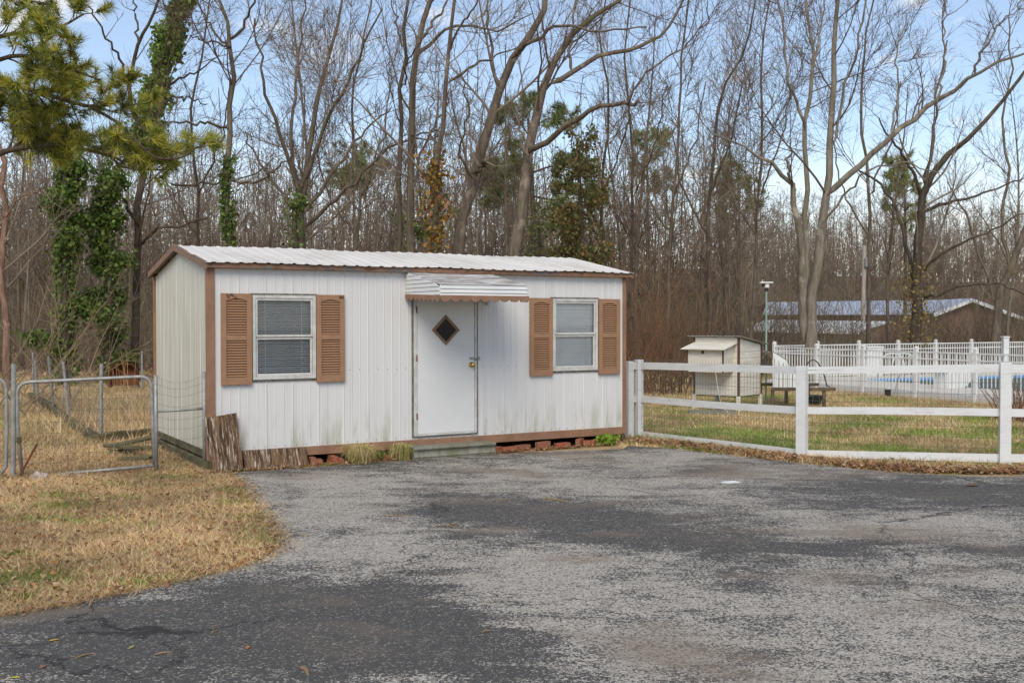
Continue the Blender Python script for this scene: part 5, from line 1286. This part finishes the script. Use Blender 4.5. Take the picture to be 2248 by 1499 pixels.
def pine(label, Y, limbs, seed, per_tuft, n_lf, L, cols, bark, tuft_mul, group=None, tw=2.2):
    rg = np.random.default_rng(seed); x0, y0 = limbs[0][0][0]; base = at(x0, y0, Y); gz = float(ground_z(base.x, Y)); o0 = np.array([base.x, Y, gz]); Ps, Rs = [], []
    for li, (pts, w0, w1, dd) in enumerate(limbs):
        dd0, dd1 = dd if isinstance(dd, tuple) else (0, dd)
        W = [tuple(at(p[0], p[1], Y + dd0 + (dd1 - dd0) * i / (len(pts) - 1))) for i, p in enumerate(pts)]; rr = np.linspace(w0, w1, len(pts)) * Y / F_PX / 2
        if li == 0: W[0] = (W[0][0], Y, gz - .1)
        p, r = resample(W, rr, 14); Ps.append(p - o0); Rs.append(r)
    P, Rr = np.stack(Ps), np.stack(Rs); root = thing('pine_tree', label, 'tree', tuple(o0), 0, group)
    v, f = tubes(P, Rr, 8); npobj('trunk', npmesh('trunk', v, [f], bark, smooth=True), root)
    br, rb = grow(rg, P[1:], Rr[1:], tw, .25, 52, n_lf, 6, .14, .10, .45, .010, None, .35, 1.8); b2, rb2 = grow(rg, br, rb, 7.0, .2, 45, .5, 4, .12, .12, .6, .006, None, .2, .7)
    v, fs = join([(br, rb, 4), (b2, rb2, 3)]); tag(npobj('branches', npmesh('branches', v, fs, M_BARK3), root), kind='stuff')
    C_, D_ = [], []
    for A, ks in ((b2, (1, 2, 3)), (br, (3, 4, 5))):
        for k in ks: C_.append(A[:, k]); D_.append(unit(A[:, k] - A[:, k - 1]))
    C_, D_ = np.concatenate(C_), np.concatenate(D_)
    if tuft_mul < 1: s_ = rg.random(len(C_)) < tuft_mul; C_, D_ = C_[s_], D_[s_]
    v, f, cl = needles(rg, C_, D_, L, per_tuft, cols, .0055 if Y < 25 else .00038 * Y); npobj('needles', npmesh('needles', v, [f], M_LEAF, cl), root)
pine('long needled pine spreading yellow green boughs in from the upper left', 17, [
    ([(-150, 1000), (-120, 600), (-100, 300), (-80, 0), (-60, -200)], 60, 30, 0), ([(-110, 420), (-20, 345), (60, 322), (130, 318), (200, 330), (265, 350)], 16, 5, (0, .5)), ([(-100, 260), (-10, 190), (60, 195), (130, 215), (210, 235), (275, 215)], 15, 5, (0, -.6)),
    ([(-90, 120), (0, 80), (70, 70), (130, 60), (185, 30)], 12, 4, (0, .8)), ([(-100, 200), (0, 130), (80, 125), (150, 150), (220, 175)], 12, 4, (0, -1)), ([(200, 235), (260, 270), (300, 310), (340, 345), (400, 345), (435, 320)], 7, 3, (-.6, -.3)), ([(240, 340), (270, 365), (320, 372), (390, 372)], 6, 3, (.3, .2)),
    ([(-80, 20), (0, -20), (60, 0), (120, 10)], 10, 4, (0, .5)), ([(-100, 320), (-30, 270), (30, 265), (90, 280), (150, 300)], 9, 3, (0, .9))], 81, 34, .34, .21, PINE, M_BARK3, 1.0, None, 8.0)
pine('green pine with layered boughs behind the forked tree', 46, [([(1172, 760), (1172, 560), (1168, 400), (1160, 260)], 15, 6, 0), ([(1162, 300), (1135, 262), (1105, 255)], 4, 2, 1), ([(1162, 290), (1200, 262), (1245, 258)], 4, 2, -1), ([(1168, 385), (1120, 375), (1075, 385)], 5, 2, -1.5), ([(1168, 380), (1215, 365), (1260, 370)], 5, 2, 1.5),
    ([(1168, 430), (1225, 440), (1300, 430)], 5, 2, -1), ([(1170, 420), (1130, 405), (1085, 410)], 4, 2, 2), ([(1160, 262), (1165, 240), (1160, 220)], 3, 2, .5), ([(1171, 500), (1205, 490), (1245, 495)], 4, 2, -2)], 82, 14, .55, .34, PINE_FAR, M_BARK3, 1.0, 'pines in the wood', 9.0)
for k, (px, yt, yb, Y, lab) in enumerate([(1985, 365, 760, 78, 'hazy green pine behind the dark spreading tree'), (775, 320, 760, 72, 'distant pine seen through the fan shaped tree'), (1620, 380, 760, 75, 'distant pine left of the large twin trunk tree'), (1420, 300, 760, 70, 'distant pine crown right of the forked tree')]):
    rr_ = random.Random(900 + k); lim = [([(px, yb), (px + 3, (yt + yb) / 2), (px, yt)], 10, 4, 0)]
    for j in range(16):
        s_ = rr_.choice((-1, 1)); y_ = yt + rr_.uniform(-4, 120); w_ = rr_.uniform(14, 46) * (.5 + .5 * min(1, (y_ - yt + 14) / 40)); lim.append(([(px, y_ + 10), (px + s_ * w_ * .5, y_ + rr_.uniform(-6, 4)), (px + s_ * w_, y_ + rr_.uniform(-8, 8))], 3, 1.5, rr_.uniform(-2.5, 2.5)))
    pine(lab, Y, lim, 90 + k, 8, .6, .42, PINE_FAR * 1.15, M_BARK3, .8, 'pines in the wood', 4.0)
# --- bushy evergreen with creeper, brown thicket bush
def bushy(label, name, px, ytop, ybot, Y, w, nleaf, cols, seed, size, twig, cat='tree'):
    rg = np.random.default_rng(seed); b0, b1 = at(px, ybot, Y), at(px, ytop, Y); gz = float(ground_z(b0.x, Y)); H = b1.z - gz
    root = thing(name, label, cat, (b0.x, Y, gz)); P, r = resample([(0, 0, -.1), (.1, 0, H * .4), (-.05, .1, H)], [.14, .1, .03], 12)
    v, f = tubes(P[None], r[None], 7); npobj('trunk', npmesh('trunk', v, [f], M_BARK3, smooth=True), root)
    l1, r1 = grow(rg, P[None], r[None], 8, .12, 62, .22, 6, .2, .05, .3, .012, None, .4, w); l2, r2 = grow(rg, l1, r1, 6, .2, 45, .5, 4, .2, .05, .6, .006, 1400, .2, .8); v, fs = join([(l1, r1, 4), (l2, r2, 3)])
    tag(npobj('branches', npmesh('branches', v, fs, twig), root), kind='stuff')
    i = rg.integers(0, len(l2), nleaf); j = rg.integers(0, 4, nleaf); v, f, cl = leaf_cloud(rg, l2[i, j] + rg.normal(size=(nleaf, 3)) * .10, size, cols, .4); npobj('foliage', npmesh('foliage', v, [f], M_LEAF, cl), root)
bushy('bushy olive green evergreen tangled with creeper behind the right window', 'evergreen_tree', 1272, 310, 760, 30, 1.6, 5200, OLIVE, 95, .10, M_TWIG)
bushy('low dark green holly bush behind the roof near the awning', 'holly_bush', 905, 490, 760, 30, .8, 1700, IVY, 96, .09, M_TWIG, 'bush')
bushy('small olive bush behind the roof right of the door', 'holly_bush', 1185, 480, 760, 33, .9, 1500, PINE_FAR, 97, .10, M_TWIG, 'bush')
def thicket(label, px, Y, W, H, n, seed, mat, group=None, lean=.35):
    rg = np.random.default_rng(seed); b0 = gp(px, 704 + CAM_H * F_PX / Y); gz = float(ground_z(b0.x, Y)); root = thing('brush_bush', label, 'bush', (b0.x, Y, gz), 0, group)
    s = np.stack([rg.normal(size=n) * W * .30, rg.normal(size=n) * W * .3, np.zeros(n)], 1); d = unit(np.stack([rg.normal(size=n) * lean, rg.normal(size=n) * lean, np.ones(n)], 1)); L = H * rg.uniform(.5, 1.05, n)
    P = np.zeros((n, 7, 3)); P[:, 0] = s
    for k in range(1, 7): d = unit(d + rg.normal(size=(n, 3)) * .12); P[:, k] = P[:, k - 1] + d * (L / 6)[:, None]
    r = np.linspace(1, .3, 7)[None] * rg.uniform(.006, .014, n)[:, None]; l2, r2 = grow(rg, P, r, 4.5, .25, 38, .34, 4, .16, .06, .6, .004, n * 16, .2, 1.2)
    v, fs = join([(P, r, 4)]); tag(npobj('stems', npmesh('stems', v, fs, mat), root), kind='stuff'); v, fs = join([(l2, r2, 3)]); tag(npobj('twigs', npmesh('twigs', v, fs, mat), root), kind='stuff')
thicket('tall reddish brown twiggy bush beside the right end of the trailer', 1430, 24, 1.6, 3.1, 120, 101, M_TWIG_RED)
thicket('dark low bramble bush left of the coop', 1470, 27, 2.2, 1.6, 110, 102, M_TWIG)
thicket('leafless brush behind the weather station', 1690, 37, 3.0, 2.4, 110, 103, M_TWIG)
thicket('leafless brush in front of the brick gable', 2110, 40, 4.0, 2.8, 130, 104, M_TWIG)
thicket('leafless brush at the foot of the dark spreading tree', 1960, 37, 3.0, 2.2, 100, 105, M_TWIG)
thicket('leafless brush at the right edge beyond the pool', 2230, 41, 3.0, 3.0, 110, 106, M_TWIG)
thicket('dead brown flower stalks at the right edge behind the board fence', 2238, 17.3, .5, .75, 46, 107, M_TWIG_RED, None, .3)
thicket('pale straw twigs of a leafless shrub at the left edge', 20, 19, 1.6, 3.6, 26, 108, M_TWIG_PALE, None, .55)
thicket('leafless brush at the wood edge behind the garden', 250, 34, 4.0, 2.6, 110, 109, M_TWIG)
thicket('grey leafless brush beside the left tree trunk', 80, 36, 4.0, 2.8, 110, 110, M_TWIG)
# --- middle wood: copied trees
variants = []
for k in range(5):
    rg = np.random.default_rng(200 + k); H = rg.uniform(12.5, 16); n = 14; z = np.linspace(-.1, H, n); ph = rg.random(4) * 6
    P = np.stack([.35 * np.sin(z * .25 + ph[0]) - .35 * math.sin(ph[0]) + z * rg.normal() * .02, .3 * np.sin(z * .3 + ph[1]) - .3 * math.sin(ph[1]), z], 1); r = np.interp(z, [0, H * .1, H], [.13, .095, .02])
    l1, r1 = grow(rg, P[None], r[None], 2.3, .28, 42, .30, 8, .13, .10, .36, .012, 34, 1.2, 5.0); l2, r2 = grow(rg, l1, r1, 4.0, .2, 42, .45, 5, .15, .09, .55, .009, 420, .4, 2.2); l3, r3 = grow(rg, l2, r2, 7.5, .1, 38, .6, 3, .18, .06, .6, .0055, 2800, .2, 1.2)
    v, f = tubes(P[None], r[None], 8); tm = npmesh('trunk', v, [f], (M_BARK, M_BARK2, M_BARK2)[k % 3], smooth=True); v, fs = join([(l1, r1, 5), (l2, r2, 4), (l3, r3, 3)]); variants.append((tm, npmesh('crown', v, fs, M_TWIG)))
rg = np.random.default_rng(300); placed = []
for k in range(46):
    for _ in range(30):
        px = rg.uniform(-60, 2320); Y = rg.uniform(35, 56) if px < 1640 else rg.uniform(38, 54) if rg.random() < .35 else rg.uniform(86, 104); X = (px - 1124) / F_PX * Y
        if all((X - a) ** 2 + (Y - c) ** 2 > 3.2 for a, c in placed): break
    placed.append((X, Y)); gz = float(ground_z(X, Y)); right = px > 1640
    lab = 'bare tree in the wood beyond the houses on the right' if right and Y > 80 else 'bare tree standing between pool and houses' if right else 'bare tree in the wood behind the trailer'
    root = thing('wood_tree', lab, 'tree', (X, Y, gz), rg.random() * 6.28, 'wood trees beyond the houses' if right and Y > 80 else 'wood trees between pool and houses' if right else 'wood trees behind the trailer'); s = rg.uniform(.52, .88); root.scale = (s, s, s)
    tm, cm = variants[rg.integers(0, 5)]; npobj('trunk', tm, root); npobj('crown', cm, root)
pair = sorted([o for o in C.objects if o.get('group') == 'wood trees between pool and houses'], key=lambda o: o.location.x / o.location.y)
if len(pair) == 2:
    pair[0]['label'] = 'left one of two bare trees standing between pool and houses'; pair[1]['label'] = 'right one of two bare trees standing between pool and houses'
# --- far wood, one brown mass of stems
rg = np.random.default_rng(400); N = 2400
px = np.where(rg.random(N) < .62, rg.uniform(-160, 1640, N), rg.uniform(1600, 2420, N)); Y = np.where(px < 1630, rg.uniform(50, 105, N), rg.uniform(90, 155, N)); X = (px - 1124) / F_PX * Y; gz = ground_z(X, Y)
H = rg.uniform(6, 13.0, N); n = 5; f_ = np.linspace(0, 1, n); lean = rg.normal(size=(N, 2)) * .9
P = np.zeros((N, n, 3)); P[:, :, 0] = X[:, None] + lean[:, :1] * f_ * 1.2 + rg.normal(size=(N, n)) * .06; P[:, :, 1] = Y[:, None] + lean[:, 1:] * f_; P[:, :, 2] = gz[:, None] + H[:, None] * f_ - .1
r = rg.uniform(.028, .075, N)[:, None] * np.linspace(1, .2, n)[None]
l1, r1 = grow(rg, P, r, 1.8, .06, 46, .28, 3, .16, .08, .5, .021, 19000, .8, 3.6); l2, r2 = grow(rg, l1, r1, 4.5, .10, 48, .6, 2, .15, .06, .6, .018, 96000, .4, 2.3)
v, fs = join([(P, r, 4), (l1, r1, 3), (l2, r2, 3)]); tag(npobj('far_wood', npmesh('far_wood', v, fs, M_TWIG_FAR)), 'dense brown leafless far wood behind the trailer and houses', 'wood', None, 'stuff')
# --- low brush along the wood edge
rg = np.random.default_rng(410); N = 5200
px = rg.uniform(-160, 2420, N); Y = np.where(px < 1500, rg.uniform(35, 62, N), np.where(px < 1640, rg.uniform(37, 70, N), np.where(rg.random(N) < .62, rg.uniform(39, 54, N), rg.uniform(88, 110, N)))); X = (px - 1124) / F_PX * Y; gz = ground_z(X, Y)
L = rg.uniform(.8, 3.6, N) * np.clip((Y - 28) / 16, .5, 1.3); d = unit(np.stack([rg.normal(size=N) * .35, rg.normal(size=N) * .35, np.ones(N)], 1)); P = np.zeros((N, 5, 3)); P[:, 0] = np.stack([X, Y, gz - .05], 1)
for k in range(1, 5): d = unit(d + rg.normal(size=(N, 3)) * .15); P[:, k] = P[:, k - 1] + d * (L / 4)[:, None]
r = np.linspace(1, .3, 5)[None] * rg.uniform(.008, .02, N)[:, None]; l2, r2 = grow(rg, P, r, 4.0, .2, 42, .45, 2, .2, .05, .6, .007, 26000, .2, 1.4)
v, fs = join([(P, r, 3), (l2, r2, 3)]); tag(npobj('undergrowth', npmesh('undergrowth', v, fs, M_TWIG_OLIVE)), 'tangled leafless undergrowth along the edge of the wood', 'undergrowth', None, 'stuff')
# ------------------------------------------------------------------ grass, leaves, litter
SHED_FOOT = [shed_xy(-.02, -.01), shed_xy(SL + .02, -.01), shed_xy(SL + .02, SW), shed_xy(-.02, SW)]
TAN = np.array([(.66, .485, .265), (.58, .41, .205), (.74, .57, .35), (.44, .29, .145), (.64, .46, .26)])
GREEN = np.array([(.22, .32, .05), (.28, .37, .07), (.17, .25, .04)])
def patches(rg, n, x0, x1, y0, y1, r0, r1): return np.stack([rg.uniform(x0, x1, n), rg.uniform(y0, y1, n), rg.uniform(r0, r1, n)], 1)
def greenness(x, y, pt):
    g = np.zeros(len(x))
    for a, c, r in pt: g = np.maximum(g, np.exp(-(((x - a) / (r * 1.6)) ** 2 + ((y - c) / r) ** 2) * 1.5))
    return g
def blades(name, rg, x, y, h, w, lean, pt, gmul, label, g0=.03):
    K = len(x); z = ground_z(x, y); a = rg.random(K) * 6.283; b_ = rg.random(K) * 6.283
    H = h * np.clip(rg.lognormal(-.1, .38, K), .3, 2.6); ln = lean * H * rg.uniform(.2, 1.4, K); W = w * rg.uniform(.7, 1.3, K)
    base = np.stack([x, y, z], 1); s = np.stack([np.cos(a), np.sin(a), np.zeros(K)], 1) * W[:, None] / 2; tip = base + np.stack([np.cos(b_) * ln, np.sin(b_) * ln, H], 1)
    V = np.stack([base - s, base + s, tip], 1).reshape(-1, 3); i = np.arange(K) * 3
    g = greenness(x, y, pt) * gmul + g0; isg = rg.random(K) < g; col = np.where(isg[:, None], GREEN[rg.integers(0, 3, K)], TAN[rg.integers(0, 5, K)]) * (rg.uniform(.7, 1.2, K) * (1 + .16 * np.sin(x * 2.1 + 1.3 * np.sin(y * 1.7)) + .13 * np.sin(y * 4.3 + 2 * np.sin(x * 3.1))))[:, None]
    return tag(npobj(name, npmesh(name, V, [np.stack([i, i + 1, i + 2], 1)], M_GRASS, np.repeat(col, 3, 0))), label, 'grass', None, 'stuff')
def scatter(rg, n, x0, x1, y0, y1, near_bias=1.0):
    x = rg.uniform(x0, x1, n); y = y0 + (y1 - y0) * rg.random(n) ** near_bias
    ok = ~inside(ASPH, x, y) & ~inside(SHED_FOOT, x, y) & ~inside(DECK, x, y) & (np.abs(x) < .52 * y + 1.2)
    return x[ok], y[ok]
rg = np.random.default_rng(500)
ptL = patches(rg, 34, -6, -1.2, 6, 13, .06, .22); ptL = np.concatenate([ptL, [[-2.55, 10.3, .22], [-2.35, 9.6, .2], [-3.5, 8.7, .14], [-2.1, 8.9, .16]]])
x, y = scatter(rg, 420000, -9, -1, 5.3, 13.5, 1.2); blades('lawn_grass', rg, x, y, .034, .0075, 1.4, ptL, .75, 'short tan dormant grass with green tufts left of the drive')
x, y = scatter(rg, 110000, -14, -3, 12.5, 36, 1.3); blades('garden_grass', rg, x, y, .075, .011, 1.0, patches(rg, 20, -12, -3, 13, 30, .2, .5), .4, 'straw coloured grass in the garden behind the gate')
ptR = np.concatenate([patches(rg, 80, 1.6, 9.5, 12.8, 20, .14, .42), patches(rg, 26, 2, 12, 19, 34, .3, .9)])
x, y = scatter(rg, 330000, 1.4, 16, 12, 37, 1.25); blades('yard_grass', rg, x, y, .05, .010, 1.2, ptR, 1.25, 'patchy tan and green grass of the fenced yard', .14)
# dry tall grass in the bed
n = 2600; A, B_ = gxy(215, 960), gxy(330, 850); x = rg.uniform(-7.2, -4.3, n); y = rg.uniform(14.5, 24, n); ok = x > -7.9 + .0 * y; x, y = x[ok], y[ok]
blades('bed_grass', rg, x, y, .32, .010, .7, [], 0, 'tall dry straw grass growing in the garden bed')
def leaves(name, rg, x, y, size, cols, label, z0=.004):
    K = len(x); z = ground_z(x, y) + z0 + rg.random(K) * .02; c = np.stack([x, y, z], 1); a = rg.random(K) * 6.283; d = np.stack([np.cos(a), np.sin(a), rg.normal(size=K) * .25], 1); s = np.stack([-np.sin(a), np.cos(a), rg.normal(size=K) * .35], 1)
    L = (size * rg.uniform(.5, 1.4, K))[:, None]; w = L * rg.uniform(.25, .45, K)[:, None]; cu = L * rg.uniform(.05, .35, K)[:, None] * np.array([0, 0, 1.])
    V = np.stack([c + cu, c + d * L * .5 + s * w, c + d * L + cu, c + d * L * .5 - s * w], 1).reshape(-1, 3); i = np.arange(K) * 4; F_ = np.concatenate([np.stack([i, i + 1, i + 2], 1), np.stack([i, i + 2, i + 3], 1)])
    col = cols[rg.integers(0, len(cols), K)] * rg.uniform(.6, 1.25, K)[:, None]; return tag(npobj(name, npmesh(name, V, [F_], M_DRYLEAF, np.repeat(col, 4, 0))), label, 'leaves', None, 'stuff')
BROWN = np.array([(.30, .15, .07), (.22, .11, .055), (.38, .22, .11), (.17, .095, .05), (.44, .29, .17), (.34, .16, .055)])
x, y = scatter(rg, 15000, -9, -1, 5.4, 13.5, 1.1); leaves('lawn_leaves', rg, x, y, .036, BROWN, 'fallen brown leaves scattered over the left lawn', .014)
# strip of leaves between drive and board fence, and along the lawn rim
def strip(rg, pts, n, spread, side):
    P = np.array([tuple(p)[:2] for p in pts]); seg = np.linalg.norm(np.diff(P, axis=0), axis=1); s = np.concatenate([[0], np.cumsum(seg)]); t = rg.random(n) * s[-1]
    x = np.interp(t, s, P[:, 0]); y = np.interp(t, s, P[:, 1]); x += rg.normal(size=n) * spread; y += side * np.abs(rg.normal(size=n)) * spread * 1.4; return x, y
fl = [gp(*p) for p in [(1385, 972), (1480, 980), (1600, 995), (1760, 1015), (1900, 1029), (2050, 1040), (2205, 1043), (2300, 1040)]]
x, y = strip(rg, fl, 6500, .12, 1); leaves('fence_leaves', rg, x, y, .052, BROWN, 'drift of brown leaves between driveway and white fence', .016)
x, y = strip(rg, fl, 9000, .14, 1); blades('fence_straw', rg, x, y, .05, .006, 1.8, [], 0, 'dry straw among the leaves along the white fence')
rl = [gp(*p) for p in edge_px]
x, y = strip(rg, rl, 8000, .075, 0); blades('rim_straw', rg, x, y, .03, .006, 2.0, [], 0, 'matted straw hanging over the rim of the drive')
x, y = strip(rg, rl, 750, .06, 0); leaves('rim_leaves', rg, x, y, .03, BROWN, 'orange brown leaf bits along the rim of the drive', .016)
x, y = strip(rg, [Vector((*shed_xy(u, -.17), 0)) for u in (-.2, 1, 2, 3, 4, 5, 5.6)], 1500, .05, 0); leaves('chip_litter', rg, x, y, .03, BROWN, 'leaf crumbs and chips along the foot of the trailer', .016)
n = 16000; px = rg.uniform(-100, 2350, n); Y = rg.uniform(31, 60, n); X = (px - 1124) / F_PX * Y; ok = ~inside(DECK, X, Y); leaves('forest_litter', rg, X[ok], Y[ok], .14, BROWN, 'brown leaf litter on the floor of the wood', .01)
# tufts by the bricks
def tuft(u, v, r, h, n, seed, label, cols, name='grass_tuft', cat='grass'):
    rg = np.random.default_rng(seed); a = rg.random(n) * 6.283; x0, y0 = shed_xy(u, v); m = 5; d = np.stack([np.cos(a), np.sin(a), np.zeros(n)], 1); rr = r * rg.uniform(.3, 1.15, n); H = h * rg.uniform(.6, 1.15, n); b0 = np.stack([rg.normal(size=n) * r * .22, rg.normal(size=n) * r * .16, np.zeros(n)], 1)
    f_ = np.linspace(0, 1, m); P = b0[:, None] + d[:, None] * (rr[:, None] * f_ ** 1.3)[:, :, None]; P[:, :, 2] = H[:, None] * np.sin(f_ * np.pi * rg.uniform(.55, .92, n)[:, None]); s = np.stack([-np.sin(a), np.cos(a), np.zeros(n)], 1)[:, None] * (.0035 * (1 - f_ * .85))[None, :, None]
    V = np.concatenate([P - s, P + s], 1).reshape(-1, 3); i = (np.arange(n) * 2 * m)[:, None] + np.arange(m - 1)[None]; q = np.stack([i, i + 1, i + m + 1, i + m], -1).reshape(-1, 4); col = np.repeat(cols[rg.integers(0, len(cols), n)] * rg.uniform(.8, 1.2, n)[:, None], 2 * m, 0)
    o = npobj(name, npmesh(name, V, [q], M_GRASS, col)); o.location = (x0, y0, .012); return tag(o, label, cat)
TUFTC = np.array([(.66, .52, .24), (.60, .46, .20), (.30, .32, .08), (.68, .56, .32)])
tuft(1.66, -.15, .27, .20, 760, 1, 'large clump of arching straw coloured grass under the trailer skirt', TUFTC); tuft(2.18, -.15, .19, .18, 420, 2, 'smaller straw and green grass clump at the left end of the step', np.concatenate([TUFTC, TUFTC, GREEN])); tuft(1.94, -.08, .09, .10, 90, 3, 'little green grass sprig between the two straw clumps', GREEN)
rg = np.random.default_rng(9); c = np.stack([rg.normal(size=150) * .07, rg.normal(size=150) * .05, rg.random(150) * .11 + .012], 1); v, f, cl = leaf_cloud(rg, c, .055, np.array([(.24, .36, .04), (.30, .42, .06), (.18, .30, .03)]), -.4); o = npobj('green_weed', npmesh('green_weed', v, [f], M_LEAF, cl)); o.location = (*shed_xy(5.13, -.14), .01); tag(o, 'bright green leafy weed near the right corner of the trailer', 'plant')
rg = np.random.default_rng(10); q = gxy(985 / 3.57 + 0, 870); 
def reeds(px, py, n, h, seed, label):
    rg = np.random.default_rng(seed); q = gxy(px, py); P = np.zeros((n, 5, 3)); P[:, 0] = np.stack([rg.normal(size=n) * .10, rg.normal(size=n) * .08, np.zeros(n)], 1); d = unit(np.stack([rg.normal(size=n) * .12, rg.normal(size=n) * .1, np.ones(n)], 1)); L = h * rg.uniform(.6, 1.1, n)
    for k in range(1, 5): d = unit(d + rg.normal(size=(n, 3)) * .05); P[:, k] = P[:, k - 1] + d * (L / 4)[:, None]
    v, f = tubes(P, np.linspace(1, .35, 5)[None] * np.full((n, 1), .008), 4); o = npobj('dry_stalks', npmesh('dry_stalks', v, [f], simple('golden_straw', (.48, .29, .12), (.38, .22, .09), 4))); o.location = q; tag(o, label, 'plant')
reeds(280, 858, 9, .95, 5, 'few tall golden dry stalks in front of the rusty tub'); reeds(238, 862, 5, .8, 6, 'leaning golden dry stalk left of the rusty tub')
# twigs and leaves lying on the drive: single things
sticks = [((848, 1137), (896, 1135), 'brown stick lying on the drive left of the middle'), ((958, 1158), (1012, 1162), 'pale forked twig on the drive below the first stick'), ((1085, 1102), (1112, 1100), 'small red brown twig on the dark patch of the drive'), ((1192, 1098), (1246, 1106), 'long tan bark strip on the drive in front of the step'), ((463, 1396), (480, 1389), 'short twig on the dark asphalt near the lawn'), ((662, 1472), (676, 1488), 'pale thick wood chip at the bottom edge of the drive'),
          ((338, 1444), (378, 1437), 'thin dry twig at the lower left of the drive'), ((165, 1451), (205, 1440), 'thin brown pine needle twig at the lower left'), ((1058, 1394), (1076, 1390), 'small pale twig on the lower middle of the drive')]
for p, q, lab in sticks:
    A, B_ = gp(*p), gp(*q); d = B_ - A; m = A.lerp(B_, .45) + Vector((-d.y, d.x, 0)) * .06; th = .0055 if 'strip' not in lab and 'chip' not in lab else .011
    b = MB(); b.tube([(0, 0, .018), tuple(m - A + Vector((0, 0, .021))), tuple(d + Vector((0, 0, .017)))], [th * .8, th, th * .5], 6)
    if 'forked' in lab: b.tube([tuple(m - A + Vector((0, 0, .026))), tuple(m - A + Vector((.09, .12, .03)))], [th * .7, th * .4], 6)
    o = b.build('stick', M_STICK); o.location = (A.x, A.y, 0); tag(o, lab, 'stick', 'sticks lying on the drive')
fallen = [((118, 1411), 'small yellow leaf on the dark asphalt at lower left', (.55, .36, .05)), ((32, 1494), 'yellow green leaf at the bottom left corner', (.45, .42, .06)), ((289, 1426), 'tiny olive leaf on the asphalt near the lower left', (.36, .33, .08)), ((543, 1427), 'tiny orange leaf on the dark asphalt', (.45, .18, .04)), ((93, 1470), 'brown leaf fragment at the lower left', (.32, .15, .06)), ((2135, 1071), 'curled brown leaf on the drive near the white fence', (.22, .09, .045)), ((697, 1249), 'pale dry leaf on the drive right of the lawn tip', (.42, .30, .17))]
for p, lab, c in fallen:
    q = gp(*p); s = .028 if 'curled' not in lab else .07; b = MB(); pr = [(-1, 0, .1), (-.4, .38, .32), (.4, .34, .30), (1, 0, .14), (.4, -.34, .34), (-.4, -.38, .30)]
    P6_ = [(x * s, y_ * s, .016 + z * s * .5) for x, y_, z in pr]; mid = [(-.4 * s, 0, .018), (.4 * s, 0, .018)]
    b.poly([P6_[0], mid[0], P6_[1]]); b.poly([P6_[1], mid[0], mid[1], P6_[2]]); b.poly([P6_[2], mid[1], P6_[3]]); b.poly([P6_[3], mid[1], P6_[4]]); b.poly([P6_[4], mid[1], mid[0], P6_[5]]); b.poly([P6_[5], mid[0], P6_[0]])
    o = b.build('fallen_leaf', simple('leaf_tint', c, None, 30)); o.location = (q.x, q.y, .0); o.rotation_euler = (0, 0, random.uniform(0, 6)); tag(o, lab, 'leaf', 'single leaves on the drive')
q = gp(1603, 1062); b = MB(); b.prism([(-.10, -.02), (-.03, -.07), (.07, -.05), (.12, .02), (.04, .06), (-.06, .05)], lambda p: (p[0], p[1], .0155), lambda p: (p[0], p[1], .019 + .004 * math.sin(p[0] * 40))); o = b.build('paper_scrap', M_PAPER); o.location = (q.x, q.y, 0); tag(o, 'flat white scrap lying on the drive before the fence', 'litter')
q = gxy(2168, 918); b = MB().lathe((0, 0, 0), [(.02, 0), (.05, .02), (.055, .05), (.03, .085), (.008, .095)], 12); o = b.build('white_ball', M_PLASTIC, None, smooth=True); o.location = (q.x, q.y, .02); tag(o, 'small white ball in the yard grass behind the fence', 'ball')
